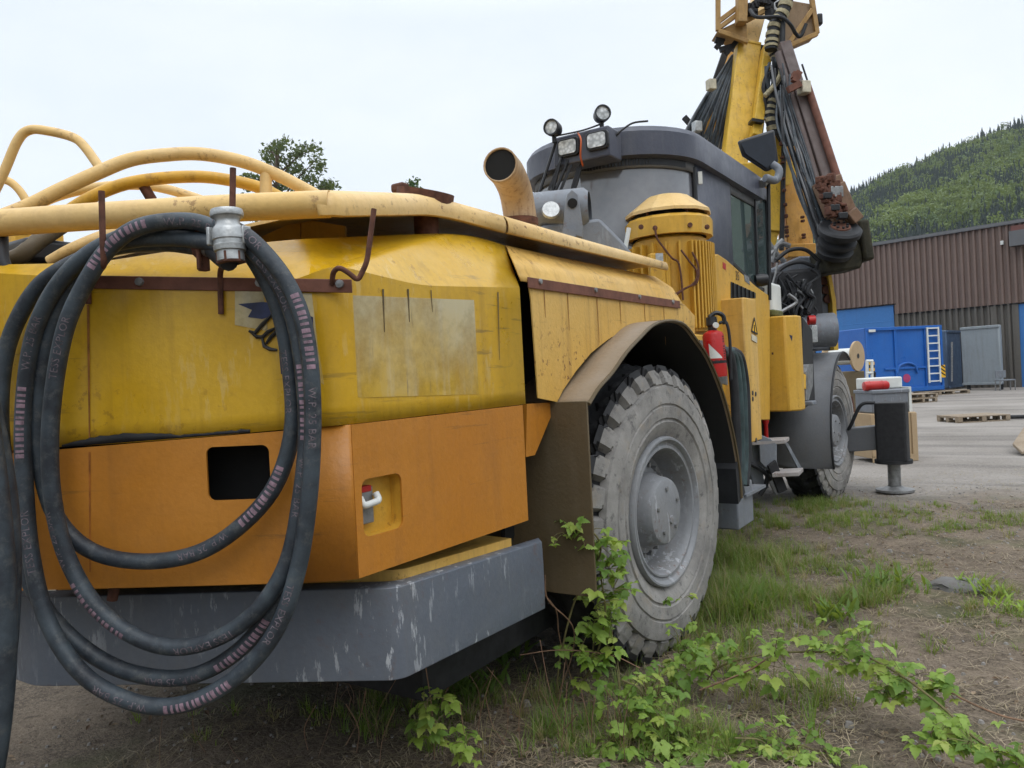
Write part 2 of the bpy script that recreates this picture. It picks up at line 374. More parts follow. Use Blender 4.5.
# corner and side of the cover
ya, yb_ = C_P0.y+.035, onX(525, 470, XP).y
sd = lambda px, py: (onX(px, py, XP).y, onX(px, py, XP).z)
r0 = sd(360, 476); r1 = sd(403, 530)
side = fill2d([[(ya, zb), (yb_, zb+.0), (yb_, 1.388), (ya, 1.384)], rrect(r0[0], r1[1]+.01, r1[0], r0[1]-.012, .028)], lambda y, z: V((XP, y, z)))
side.build('side_cover', M_['orange'], rig, solid=.008, smooth=0)
q0, q1, q2 = V((C_P0.x, C_P0.y, 0))+C_U*CR, V((C_P0.x, C_P0.y, 0)), V((XP, ya, 0))
q1 = q1*.72+(q0+q2)*.14
arc = [q0*(1-t/10)**2+q1*2*(t/10)*(1-t/10)+q2*(t/10)**2 for t in range(11)]
MB().loft([[p+UP*zb for p in arc], [p+UP*1.384 for p in arc]]).build('corner_cover', M_['orange'], rig, solid=.008)
# recess behind the latch
rb = MB(); d = .05
q = rrect(r0[0]-.004, r1[1]+.006, r1[0]+.004, r0[1]-.008, .03)
rb.loft([[V((XP-.005, y, z)) for y, z in q], [V((XP-d, y, z)) for y, z in q]], True)
rb.prism([V((XP-d, y, z)) for y, z in q], V((-.004, 0, 0)))
latch_b = rb.build('latch_recess', M_['yellow'], rig)
yc, zc = r0[0]+.045, (r0[1]+r1[1])/2
MB().box((XP-d+.012, yc, zc+.0), (.02, .075, .115)).build('latch_plate', M_['steel'], latch_b, bevel=.004)
MB().box((XP-d+.014, yc-.004, zc+.052), (.022, .066, .02)).build('latch_band', M_['red'], latch_b, bevel=.003)
MB().tube(fillet([V((XP-d+.03, yc-.03, zc+.03)), V((XP-d+.045, yc-.03, zc+.005)), V((XP-d+.045, yc+.04, zc+.012)), V((XP-d+.03, yc+.04, zc+.035))], .02), .011).build('latch_handle', M_['white'], latch_b)
# near-black engine bodies, painting the dark behind the hand hole and gaps
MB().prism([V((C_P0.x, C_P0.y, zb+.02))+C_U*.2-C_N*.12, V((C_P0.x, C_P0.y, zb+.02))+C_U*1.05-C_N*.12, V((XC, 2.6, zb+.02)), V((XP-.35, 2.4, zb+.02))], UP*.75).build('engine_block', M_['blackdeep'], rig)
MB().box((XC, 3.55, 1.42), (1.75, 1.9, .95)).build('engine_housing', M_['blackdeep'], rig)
# ---- rust strip with hooks
def stripC(x0, x1, y0, y1, h, off):
    a, b = onC(x0, y0, off), onC(x1, y1, off); hz = UP*h
    return [a, b, b-hz, a-hz]
MB().prism(stripC(86, 352, 275.5, 279.5, .040, .004), C_N*.006).build('rust_strip', M_['ruststrip'], rig, bevel=.002)
a = onX(527, 277, XP+.006); b = onX(679, 301, XP+.006)
MB().prism([a, b, b-UP*.045, a-UP*.045], V((.006, 0, 0))).build('rust_strip', M_['ruststrip'], rig, bevel=.002)
hk = MB()
hk.tube(fillet([onC(101.5, 191, .17), onC(103, 250, .17), onC(104, 266, .16), onC(96, 272, .06), onC(88, 276, .012), onC(88.5, 304, .012)], .025), .0085)
hk.build('hose_hook', M_['rust'], rig)
MB().tube(fillet([onC(233, 168, .17), onC(232, 240, .17), onC(229, 266, .14), onC(221, 268, .05), onC(220, 276, .012), onC(221, 314, .012)], .025), .0085).build('hose_hook', M_['rust'], rig)
MB().tube(fillet([onC(374, 209, .02), onC(367, 262, .03), onC(358, 281, .03), onC(349, 273, .04), onC(339, 267, .05), onC(333, 272, .03), onC(332, 284, .01)], .02), .008).build('hose_hook', M_['rust'], rig)
rr_ = MB(); random.seed(6)
rr_.prism([onC(86.8, 305, .0052), onC(89.4, 305, .0052), onC(90.2, 441, .0052), onC(89, 441, .0052)], C_N*.0006)
rr_.build('rust_run', plain('rust_run', (.26, .105, .02), .7, var=.4, bump=0), lid, smooth=0)
MB().prism([onC(88.6, 452, .0052), onC(90.6, 452, .0052), onC(90.8, 572, .0052), onC(89.6, 572, .0052)], C_N*.0006).build('rust_run', plain('rust_run_low', (.30, .10, .015), .7, var=.4, bump=0), cover, smooth=0)
for x, y in ((340, 284), (140, 282), (260, 283)): MB().lathe([(0, .012), (.012, .010), (.013, 0)], onC(x, y, .01), C_N, 8).build('bolt', M_['steel'], rig)
for f_ in (.06, .36, .66, .94): MB().lathe([(0, .010), (.011, .008), (.012, 0)], onX(527, 279.5, XP+.012).lerp(onX(679, 303, XP+.012), f_), V((1, 0, 0)), 8).build('bolt', M_['steel'], rig)
dr_ = plain('drip_stain', (.10, .07, .03), .7, var=.4, bump=0)
for x0, y0_, y1_, w0 in ((383, 289, 332, .9), (408, 289, 322, .8), (431, 290, 312, .5), (498, 292, 360, .5)):
    MB().prism([onX(x0-w0, y0_, XP+.0056), onX(x0+w0, y0_, XP+.0056), onX(x0+1.5+w0*.4, y1_, XP+.0056), onX(x0+1.5-w0*.2, y1_, XP+.0056)], V((.0005, 0, 0))).build('rust_run', dr_, lid, smooth=0)
for k_, f_ in enumerate((.08, .2, .37, .52, .7, .86)):
    t0 = onX(527, 287, XP+.002).lerp(onX(679, 309, XP+.002), f_)
    MB().prism([t0+V((0, -.004, 0)), t0+V((0, .005, 0)), t0+V((0, .002, -.12-.05*(k_ % 3))), t0+V((0, 0, -.12-.05*(k_ % 3)))], V((.0006, 0, 0))).build('rust_run', plain('hood_rust_run', (.36, .18, .05), .7, var=.4, bump=0) if k_ == 0 else bpy.data.materials['hood_rust_run'], rig, smooth=0)
# ---- worn decal: pale panel, navy fields, black figure strokes
def wrapP(yl, ym, yr, xl, xr, off=.005):
    a = onC(xl, yl, off); b = onX(xr, yr, XP+off); c = V((C_P0.x+off*.9, C_P0.y-off*.7, onC(346, ym, off).z))
    return fillet([a, c, b], .1, 8)
dr0 = wrapP(291.5, 294, 300, 262, 474); dr1 = wrapP(338, 398, 394, 262, 479)
dr1[0] = onC(300, 378, .005)
MB().loft(sub([dr0, dr1], 10)).build('worn_decal', M_['decal'], rig, smooth=60)
MB().prism(pts(onC, .0048, (235, 291), (263, 291.4), (268, 331), (235, 325)), C_N*.0006).build('worn_decal', M_['decal'], rig, smooth=0)
nv = MB()
nv.prism(pts(onC, .0068, (238, 304), (262, 302), (278, 303), (281, 314), (262, 319), (248, 317), (252, 310)), C_N*.0006)
nv.prism(pts(onC, .0068, (299, 312), (313, 317), (314.5, 381), (300, 384)), C_N*.0006)
nv.prism(pts(onC, .0068, (279, 352), (286, 354), (289, 376), (281, 374)), C_N*.0006)
nv.build('decal_field', M_['navy'], rig, smooth=0)
bk = MB()
for st in (((249, 331), (255, 333), (263, 324), (272, 315)), ((251, 332), (257, 337), (263, 337), (268, 332), (276, 328)), ((262, 338), (264, 346), (270, 349), (277, 350)), ((266, 344), (271, 337), (278, 331))):
    bk.tube(pts(onC, .0072, *st), [.004, .006, .0065, .004][:len(st)], n=5)
bk.build('decal_figure', M_['blackprint'], rig)
lt = MB()
for y in (321, 331): lt.prism(pts(onC, .0082, (302, y), (312, y+1), (312.5, y+6), (303, y+5)), C_N*.0005)
lt.build('decal_stripe', M_['sticker'], rig, smooth=0)

# ---- bumper
XB = XP+.015
bc_ = onX(398, 640, XB); BU = C_U
zb0 = onX(543, 608, XB).z; zt0 = onX(541, 543, XB).z; zbc = onX(398, 680, XB).z; ztc = onX(398, 588, XB).z
def bump_row(z_end, z_c, extra=0):
    e = onX(543, 575, XB); P = [V((XC, 0, 0)), None, bc_.copy(), V((XB, e.y, 0))]
    L = bc_+BU*1.22; P[1] = V((L.x, L.y, 0)); P[0] = V((XC, L.y, 0))
    zs = [z_c-.0, z_c, z_c, z_end]
    return fillet([V((p.x, p.y, z)) for p, z in zip(P, zs)], .045, 7)
bm_ = MB(); lo = bump_row(zb0, zbc); hi = bump_row(zt0, ztc)
bm_.loft(sub([lo, hi], 3)); inr = [p+V((-.05, .06, 0)) for p in hi]; inl = [p+V((-.05, .06, 0)) for p in lo]
bm_.loft([inl, lo]); bm_.loft([hi, inr])
bm_.build('rear_bumper', M_['bump'], rig, solid=.012, bevel=.003)
bl_ = [p-UP*.05+V((-.05, .09, 0)) for p in hi[6:]]; bl_[-1] = bl_[-2].lerp(bl_[-1], .72)
MB().prism(bl_+[V((XC, bl_[-1].y, hi[0].z-.05))], UP*.085).build('frame_beam', M_['hood'], rig)
MB().box((XC, 3.05, .47), (1.95, 1.5, .42)).build('underbody_light_block', M_['dark'], rig)  # box added below the frame to block light and keep the ground dark
# pin seen through the gap
MB().tube([onC(112, 600, -.05), onC(116, 578, -.05)], .016).build('tow_pin', M_['rust'], rig)

# ---- rounded rim of the engine hatch, hatch plate, guard rails
rimP = [onC(CL, 229, -.08), onC(0, 223, -.08), onC(100, 216, -.08), onC(230, 208, -.09), onC(330, 204, -.12), onX(430, 205, -1.90), onX(500, 224, -1.80), onX(580, 245, -1.75), onX(664, 266, -1.73)]
rimF = fillet([V((XC, rimP[0].y, rimP[0].z))]+rimP, .35, 6)
cutA = [i for i, p in enumerate(rimF) if (p-onX(430, 205, -1.90)).length < 5][0]
MB().tube([V((XC, rimP[0].y, rimP[0].z))]+fillet(rimP[:5], .3, 6), .043, 16).build('hatch_rim', M_['pale'], rig)
def ledge(P, sc):
    rows = []; m = len(P)
    for i, p in enumerate(P):
        t = (P[min(i+1, m-1)]-P[max(i-1, 0)]); o = V((t.y, -t.x, 0)).normalized()
        k = sc[0]+(sc[1]-sc[0])*i/(m-1)
        rows.append([p+o*a*k+UP*b*k for a, b in ((-.20, .052), (-.06, .050), (-.015, .044), (.022, .028), (.036, .006), (.040, -.018), (.036, -.040), (.022, -.043))])
    return MB().loft(rows)
ledge(fillet([rimP[3].lerp(rimP[4], .9)]+rimP[4:7], .22, 8), (1.0, .95)).build('hatch_rim', M_['pale'], rig, smooth=50, solid=.005)
ledge([rimP[6]+(rimP[7]-rimP[6])*.015, rimP[6].lerp(rimP[7], .5), rimP[7], rimP[7].lerp(rimP[8], .5), rimP[8]], (.95, .62)).build('hatch_rim', M_['pale'], rig, smooth=50, solid=.005)
pl = [rimP[4]+V((0, .06, .0)), rimP[5], rimP[6], rimP[7], rimP[8]]
pl = [p+V((-.02, .0, .005)) for p in pl]
plate = pl+[V((2*XC-p.x, p.y, p.z)) for p in reversed(pl)]
MB().prism(plate, UP*.012).build('hatch_plate', M_['pale'], rig)
MB().tube(catmull([rimP[0], onC(-110, 220, .12), onC(-146, 207, .30), onC(-150, 200, .42)], 5), .014).build('hose_hook', M_['rust'], rig)
def rail(Pd, r, mat='pale', name='guard_rail', n=12, sm=6):
    P = catmull([atD(x, y, D) for x, y, D in Pd], sm); return MB().tube(P, r, n).build(name, M_[mat], rig)
rail([(-25, 226, 2.6), (0, 217, 2.62), (30, 205, 2.65), (60, 190, 2.68), (95, 174, 2.72), (130, 160, 2.76), (165, 155, 2.8), (200, 154, 2.84), (240, 161, 2.88), (275, 174, 2.92), (312, 193, 2.96), (330, 204, 2.97)], .0245)
rail([(40, 232, 2.9), (78, 205, 2.92), (110, 189, 2.95), (140, 181, 2.97), (180, 177, 3.0), (215, 178, 3.02), (258, 187, 3.05), (290, 203, 3.06)], .024, 'yellow')
rail([(20, 215, 3.3), (55, 197, 3.3), (100, 187, 3.32), (150, 186, 3.35), (196, 198, 3.4), (230, 212, 3.4)], .021, 'pale')
rail([(-12, 205, 2.8), (4, 172, 2.8), (18, 140, 2.8), (30, 130, 2.8), (48, 131, 2.78), (72, 137, 2.76), (84, 146, 2.75), (100, 168, 2.73)], .0165)
rail([(-12, 176, 3.2), (2, 179, 3.2), (13, 184, 3.2), (24, 197, 3.2), (34, 220, 3.2)], .0165)
MB().tube([atD(266, 169, 2.91), atD(266, 196, 2.91), atD(266, 214, 2.9)], .022).build('rail_post', M_['pale'], rig)
MB().tube([atD(140, 180, 2.98), atD(152, 200, 3.0)], .02).build('rail_post', M_['rust'], rig)
# struts and hoses under the rim, left end
MB().tube(catmull([atD(2, 262, 2.75), atD(20, 256, 2.75), atD(40, 240, 2.8), atD(70, 220, 2.9)], 5), .03).build('strut', M_['fend'], rig)
MB().tube(catmull([atD(50, 262, 2.7), atD(75, 248, 2.7), atD(110, 234, 2.75), atD(140, 228, 2.8)], 5), .022).build('strut', M_['pale'], rig)
MB().tube(catmull([atD(2, 232, 2.5), atD(3, 258, 2.46), atD(10, 275, 2.45), atD(16, 292, 2.45)], 5), .018).build('cable', M_['rubber'], rig)
MB().box(atD(36, 256, 2.9), (.26, .2, .09)).build('air_hose_box', M_['black'], rig, bevel=.02)
MB().box(atD(22, 262, 3.2), (.3, .2, .22)).build('mount_plate', M_['yellow'], rig, bevel=.01)
MB().prism(pts(atD, 2.95, (252, 241), (300, 219), (300, 244)), FWD*.03).build('mount_plate', M_['yellow'], rig)
MB().prism(pts(atD, 2.93, (301, 219), (345, 226), (345, 246), (301, 246)), FWD*.03).build('mount_plate', M_['yellow'], rig)

# ---- fender-side panel of the hood
arcpts = [(537, 398), (556, 402), (562, 390), (575, 371), (590, 353), (605, 341), (625, 328), (645, 321.5), (660, 320), (672, 322), (684, 328), (694, 338)]
MB().prism(pts(onX, XP-.006, (530, 300), (527.5, 283), (580, 289), (640, 297), (683, 304), (694, 316))+list(reversed(pts(onX, XP-.006, *arcpts))), V((.006, 0, 0))).build('hood_side', M_['hood'], rig, smooth=0)
e0 = pts(onX, XP, (521, 281), (580, 290), (640, 299), (683, 305)); e1 = pts(onX, XP-.03, (514, 264), (570, 273), (630, 281), (672, 288)); e2 = pts(onX, XP-.13, (506, 246), (560, 258), (615, 269), (655, 277))
e3 = [p+V((-.15, 0, .01)) for p in e2]
MB().loft(sub([e0, e1, e2], 3)+[e3]).build('hood_shoulder', M_['hood'], rig, solid=.006)
MB().loft([[e0[-1], e1[-1], e2[-1]], [e0[-1]+V((-.3, .05, -.02)), e1[-1]+V((-.35, .06, 0)), e2[-1]+V((-.35, .05, 0))]]).build('hood_end', M_['hood'], rig, solid=.006)
MB().prism(pts(onX, XP-.03, (527, 404), (557, 402), (535, 455), (526, 457)), V((-.02, 0, 0))).build('gusset', M_['orange'], rig)
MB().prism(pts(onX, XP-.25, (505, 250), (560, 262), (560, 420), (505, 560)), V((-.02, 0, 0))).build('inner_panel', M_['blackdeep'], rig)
# rusted filler ring on the hatch
fr = atD(425, 197, 3.1)
MB().tube([fr-UP*.2, fr], .05, 12).build('filler_neck', M_['rust'], rig)
MB().lathe([(.115, -.022), (.115, .022), (.093, .022), (.0, .015)], fr, (.25, 0, 1), 28).build('filler_ring', M_['rust'], rig)
MB().box(atD(400, 188, 3.1), (.065, .045, .036)).build('ring_lug', M_['rust'], rig, bevel=.01)
# ---- exhaust
ex = catmull([atD(524, 262, 4.1), atD(522, 235, 4.1), atD(519, 210, 4.1), atD(515, 190, 4.05), atD(508, 174, 3.93), atD(500, 164.5, 3.80)], 6)
exh = MB().tube(ex, .083, 24, cap=False).build('exhaust_pipe', M_['exh'], rig, solid=.008)
MB().tube([ex[-3]*.75+ex[-2]*.25, ex[-2]*.4+ex[-1]*.6], .078, 24).build('exhaust_mouth', M_['blackdeep'], exh)
MB().tube([atD(520.5, 226, 4.1), atD(520.3, 219, 4.1)], .095, 24).build('exhaust_clamp', M_['rust'], exh)
# ---- grey receiver, lifting lug and plates in front of the cab glass
rc = atD(552, 212, 4.7); ax = RGT*.9-FWD*.2
rcv = MB().lathe([(.02, -.24), (.09, -.235), (.125, -.20), (.125, .2), (.1, .23)], rc, ax, 32).build('air_receiver', M_['grey'], rig)
MB().lathe([(.0, 0), (.05, .0), (.055, -.02)], atD(551, 209, 4.53), -FWD+UP*.3, 20).build('receiver_cap', M_['alu'], rcv)
lug = [(563, 232), (565, 205), (567, 194), (572, 189), (578, 194), (580, 206), (583, 226), (583, 238)]
MB().prism(pts(atD, 4.45, *lug), FWD*.03).build('lifting_lug', M_['grey'], rig, bevel=.006)
MB().lathe([(.0, 0), (.028, 0), (.028, -.01)], atD(572.5, 203, 4.44), -FWD, 20).build('lug_eye', M_['blackdeep'], rig)
MB().prism(pts(atD, 4.6, (540, 236), (540, 225), (583, 220), (600, 218), (622, 240), (640, 262), (560, 250)), FWD*.2).build('cowl_plate', M_['grey'], rig, bevel=.02)
MB().prism(pts(atD, 4.4, (563, 236), (563, 228), (576, 230), (576, 240)), FWD*.1).build('bracket', M_['grey'], rig)
MB().tube([atD(625, 250, 4.8), atD(629, 228, 4.8)], .014).build('stay', M_['white'], rig)
# ================================================================ WHEELS AND FENDERS
def make_wheel(loc, yaw, R=.765, W=.43, NL=30):
    w = empty('wheel', (0, 0, 0)); w.parent = rig
    w.location = V(loc)-rig.location; w.rotation_euler = (0, 0, yaw)
    hw = W/2                                    # local: axis = +X (outer face at x = 0), rolling plane YZ
    k_ = R/.737; prof = [(.395, -W+.03), (.46, -W+.0), (.56, -W-.015), (.64, -W+.0), (.70, -W+.02), (R-.012, -W+.045), (R, -W+.08), (R, -W*.66), (R+.004, -hw), (R, -W*.34), (R, -.085), (R-.008, -.05), (.712, -.028), (.700, -.020), (.665, -.008), (.655, -.004), (.652, -.010), (.645, -.010), (.640, .002), (.60, .010), (.555, .012), (.55, .004), (.543, .004), (.538, .012), (.50, .010), (.492, .0), (.485, .0), (.478, .008), (.445, -.002), (.42, -.015), (.395, -.03)]
    prof = [(r*k_ if r > .5 and r != R else r, x) for r, x in prof]; NA = NL*8; rows = []; mb = MB(); gro = []
    dense = []
    for a, b in zip(prof[:-1], prof[1:]):
        k = 3 if (a[0] > .69 and b[0] > .69) else 1
        for i in range(k): dense.append((a[0]+(b[0]-a[0])*i/k, a[1]+(b[1]-a[1])*i/k))
    dense.append(prof[-1])
    for r, x in dense:
        row = []; gr_ = []
        lat = (x+hw)/hw                         # -1 .. 1 across the tread
        for k in range(NA):
            th = 2*math.pi*k/NA; rr = r; xx = x
            g = 0
            if r > .675:
                ph = (k/8+ .9*abs(lat)*(1 if lat > 0 else 1)+(.5 if lat < 0 else 0)) % 1
                g = 1 if ph < .26 else 0
                if abs(lat) < .18: g *= .25
                depth = .042*min(1, (r-.675)/.03)
                rr = r-g*depth
                if r < R-.004 and lat > .5: xx = x-g*.03
            rr += .0035*noise.noise(V((math.cos(th)*6, math.sin(th)*6, x*20)))
            gr_.append(g); row.append(V((xx, rr*math.cos(th), rr*math.sin(th))))
        rows.append(row); gro.append(gr_)
    n = NA
    for r in rows: mb.v += r
    for i in range(len(rows)-1):
        rm = (dense[i][0]+dense[i+1][0])/2; xm = (dense[i][1]+dense[i+1][1])/2
        base_m = 1 if (xm > -.035 or xm < -W+.03) else 0
        for j in range(n):
            k = (j+1) % n
            mb.mi = 0 if (gro[i][j] > .5 and gro[i+1][k] > .5) else base_m
            mb._f((i*n+j, i*n+k, (i+1)*n+k, (i+1)*n+j))
    mb.build('tyre', [M_['tread'], M_['side']], w, smooth=38, local=True)
    rm = MB()
    rm.lathe([(.398, -.40), (.398, -.032), (.40, -.012), (.392, .002), (.382, .002), (.372, -.008), (.366, -.02), (.352, -.024), (.345, -.015), (.336, -.015), (.328, -.03), (.322, -.06), (.315, -.12), (.30, -.16), (.27, -.175), (.235, -.15), (.20, -.14)], (0, 0, 0), (1, 0, 0), 64)
    rm.build('rim', M_['rim'], w, local=True)
    hb = MB(); hb.lathe([(.235, -.14), (.205, -.13), (.195, -.09), (.185, -.06), (.182, -.035), (.172, -.015), (.155, -.008), (.06, -.004), (.0, -.004)], (0, 0, 0), (1, 0, 0), 48)
    hub = hb.build('hub', M_['rim'], w, local=True)
    for k in range(20):
        t = 2*math.pi*k/20+.1; c = V((-.155, .25*math.cos(t), .243*math.sin(t))); MB().lathe([(.0, .03), (.013, .03), (.016, .0)], c, (1, 0, 0), 6).build('wheel_nut', M_['steel'], w, local=True)
    for k in range(5):
        t = 2*math.pi*k/5+.4; c = V((-.008, .12*math.cos(t), .12*math.sin(t))); MB().lathe([(.0, .012), (.012, .012), (.013, .0)], c, (1, 0, 0), 6).build('hub_bolt', M_['steel'], w, local=True)
    MB().lathe([(.0, .048), (.022, .046), (.026, .03)], (-.04, .03, -.05), (1, 0, 0), 12).build('drain_plug', M_['rim'], w, local=True)
    return w
W1 = (-1.575, 3.90, .748); W2 = (-1.69, 9.25, .728)
wheel = make_wheel(W1, R_(-4))
def copy_tree(o, parent):
    c = o.copy(); COL.objects.link(c); c.parent = parent
    for ch in [x for x in bpy.data.objects if x.parent == o]: copy_tree(ch, c)
    return c
w2 = copy_tree(wheel, rig); w2.location = V(W2)-rig.location; w2.rotation_euler = (R_(17), 0, R_(-6))
for dy, yw in ((W1, 0), (W2, R_(-6))):                     # wheels of the far side
    c = copy_tree(wheel, rig); c.location = V((2*XC-dy[0], dy[1], dy[2]))-rig.location; c.rotation_euler = (0, 0, R_(180)+yw)
# axles
for dy in (W1, W2): MB().tube([V((-1.95, dy[1], .728)), V((2*XC+1.95, dy[1], .728))], .16, 16).build('axle', M_['dark'], rig)
# rear fender: dusty arch over the wheel, olive flap below it
def onXl(p): return [(q.y, q.z) for q in pts(onX, FX, *p)]
FX = -1.53
inner = [(588, 404), (598, 388), (612, 372), (626, 352), (640, 337), (650, 327), (660, 322), (672, 321), (684, 325), (696, 340), (708, 358), (722, 392), (732, 430), (739, 470), (741, 498)]
A = catmull([onX(x, y, FX) for x, y in inner], 3)
B_ = [V((-2.05, p.y, p.z)) for p in A]
MB().loft([A, [a.lerp(b, .3) for a, b in zip(A, B_)], B_]).build('wheel_arch', M_['fend2'], rig, solid=.012)
cA_ = V((0, W1[1], W1[2]))
def shrink(P, d): return [p-V((0, p.y-cA_.y, p.z-cA_.z)).normalized()*d for p in P]
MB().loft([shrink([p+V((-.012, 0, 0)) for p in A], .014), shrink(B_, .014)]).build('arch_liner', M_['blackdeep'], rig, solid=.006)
lip = [p+V((.004, 0, 0)) for p in A]
MB().tube(lip, .009, 6).build('arch_lip', M_['fend'], rig)
fa = onX(588, 402, FX+.0); fb = onX(583, 606, FX)
yv = (fa.y)-.012
fl = [(FX, fa.z+.005), (FX, fb.z+.03), (FX-.03, fb.z), (-2.15, fb.z), (-2.15, fa.z+.005)]
MB().prism([V((x, yv, z)) for x, z in fl], V((0, .012, 0))).build('mud_flap', M_['fend'], rig, bevel=.003)
# wheel-well back wall and chassis
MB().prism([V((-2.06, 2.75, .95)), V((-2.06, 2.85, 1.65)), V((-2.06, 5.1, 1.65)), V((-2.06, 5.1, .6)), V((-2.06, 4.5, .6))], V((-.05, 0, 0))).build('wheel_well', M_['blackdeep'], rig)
MB().box((XC, 6.1, .86), (1.3, 7.6, .55)).build('chassis', M_['dark'], rig, bevel=.03)
MB().box((XC, 2.5, .75), (1.7, 1.3, .3)).build('rear_frame', M_['dark'], rig)
# outlet holes in the front arch end: rubber skirt bottom
e = onX(741, 498, FX)
MB().prism([V((FX, e.y-.03, e.z+.25)), V((FX, e.y+.10, e.z+.02)), V((FX, e.y-.06, e.z-.03)), V((FX, e.y-.08, e.z+.2))], V((-.35, 0, 0))).build('mud_flap', M_['rubber'], rig)
# front fender: grey quarter shell behind and over the front wheel
FX2 = -1.60
ang = [R_(a) for a in range(202, 60, -6)]
Rf = .875
P = [V((FX2, W2[1]+.0+Rf*math.cos(t), .728+Rf*math.sin(t))) for t in ang]
P = [V((FX2, P[0].y-.0, .40))]+P
MB().loft([P, [V((-2.5, p.y, p.z)) for p in P]]).build('wheel_arch', M_['fgrey'], rig, solid=.014)
MB().tube([p+V((.004, 0, 0)) for p in P], .012, 6).build('arch_lip', M_['rubber'], rig)
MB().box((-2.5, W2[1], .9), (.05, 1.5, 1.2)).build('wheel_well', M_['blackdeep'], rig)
# ================================================================ CAB
def mirrored(o):
    md = o.modifiers.new('both_sides', 'MIRROR'); md.use_axis = (True, False, False); md.use_clip = False
    return o
def mirror_copy(o):
    c = o.copy(); c.data = o.data.copy(); COL.objects.link(c)
    c.data.transform(Matrix.Scale(-1, 4, V((1, 0, 0)))); c.data.flip_normals(); return c
for o in list(bpy.data.objects):
    if o.parent != rig: continue
    if o.name in ('hood_lid', 'rear_bumper', 'hatch_rim'):
        mirrored(o); o.modifiers.move(len(o.modifiers)-1, 0)
    elif o.name.split('.')[0] in ('hood_shoulder', 'hood_side', 'hood_end', 'wheel_arch', 'mud_flap', 'side_cover', 'corner_cover', 'lower_cover', 'hatch_rim'): mirror_copy(o)
CX = -2.56
def cabplan(x1, y0, y1, r, x0=None, n=10):
    """plan of the cab: flat front, sides, big rounded rear corners and a bowed rear"""
    x0 = 2*CX-x1 if x0 is None else x0; out = []
    out += [V((x1, y1, 0)), V((x1, (y0+y1)/2+.2, 0))]
    P = [V((x1, y1, 0)), V((x1, y0+.0, 0))]
    for k in range(n+1):
        t = R_(90*k/n); out.append(V((x1-r+r*math.cos(t), y0+r-r*math.sin(t), 0)))
    m = V(((x0+x1)/2, y0-.05, 0)); out.append(m)
    for k in range(n+1):
        t = R_(90+90*k/n); out.append(V((x0+r+r*math.cos(t), y0+r-r*math.sin(t), 0)))
    out += [V((x0, (y0+y1)/2+.2, 0)), V((x0, y1, 0))]
    return out
X1, Y0c, Y1c, RC = -1.86, 4.95, 7.25, .62
cab = MB()
ro = cabplan(X1, Y0c, Y1c, RC); ri = cabplan(X1-.04, Y0c+.04, Y1c-.05, RC-.03)
ZR = 3.235
def zz(P, z): return [V((p.x, p.y, z)) for p in P]
roof = MB().loft([zz(ri, ZR-.235), zz(ro, ZR-.225), zz(ro, ZR-.06), zz(cabplan(X1-.02, Y0c+.02, Y1c-.02, RC), ZR-.02), zz(cabplan(X1-.10, Y0c+.10, Y1c-.1, RC-.06), ZR), ], True, True)
roof = roof.build('cab_roof', M_['roof'], rig, smooth=30)
gl = cabplan(X1-.075, Y0c+.075, Y1c-.1, RC-.06)
idx = [i for i, p in enumerate(gl)]
MB().loft([zz(gl, 1.95), zz(gl, ZR-.22)], True).build('cab_glass', M_['cabglass'], rig, smooth=60)
tr = cabplan(X1-.06, Y0c+.06, Y1c-.1, RC-.05)
hdr = MB().loft([zz(tr, ZR-.30), zz(tr, ZR-.22)], True).build('window_header', M_['fgrey'], rig, smooth=60, solid=.01)
# vent slots in the header
vs = MB()
for k in range(34):
    px = 640+k*2.0
    q = tr[4+int(k*9/34)].lerp(tr[5+int(k*9/34)], (k*9/34) % 1)
    vs.box(V((q.x, q.y, ZR-.262)), (.012, .034, .045), Matrix.Rotation(R_(-40), 3, 'Z'))
vs.build('header_slots', M_['black'], hdr, smooth=0)
# right rear pillar, lower body, side window
XS = X1-.06
pA = onX(727, 200, XS).y; pB = onX(712, 200, XS-.05).y
pl_ = cabplan(X1-.06, Y0c+.06, Y1c-.1, RC-.05)
pc = [V((XS+.012, pA+.02, 0))]+[pl_[2], pl_[2].lerp(pl_[3], .3)]
MB().loft([zz(pc, 1.95), zz(pc, ZR-.225)]).build('cab_pillar', M_['roof'], rig, solid=.02)
MB().tube([V((pc[-1].x, pc[-1].y, 1.95)), V((pc[-1].x, pc[-1].y, ZR-.26))], .02, 8).build('window_seal', M_['black'], rig)
pil = [V((XS, pA+.02, 0)), V((XS, pB+.02, 0)), V((XS-.05, pB-.06, 0)), V((XS-.13, pB-.13, 0)), V((XS-.16, pB-.08, 0)), V((XS-.10, pA+.02, 0))]
w = lambda *pp: pts(onX, XS, *pp)
win = w((727.5, 163), (766, 202), (769, 292), (757, 286), (731, 262))
MB().prism([p+V((-.02, 0, 0)) for p in win], V((.012, 0, 0))).build('side_window', M_['sideglass'], rig, smooth=0)
fr_ = MB()
for a, b in (((727.5, 163), (766, 200)), ((727.5, 163), (730.5, 262)), ((730.5, 262), (757, 288)), ((757, 288), (769, 292)), ((754, 190), (757.5, 288)), ((766, 200), (769, 292))):
    fr_.bar(onX(*a, XS), onX(*b, XS), .035, .03, V((1, 0, 0)))
fr_.build('window_frame', M_['black'], rig, bevel=.004)
MB().prism(pts(onX, XS, (718, 150), (727, 157), (770, 192), (770, 203), (727, 165), (716, 158)), V((-.04, 0, 0))).build('window_top_rail', M_['roof'], rig)
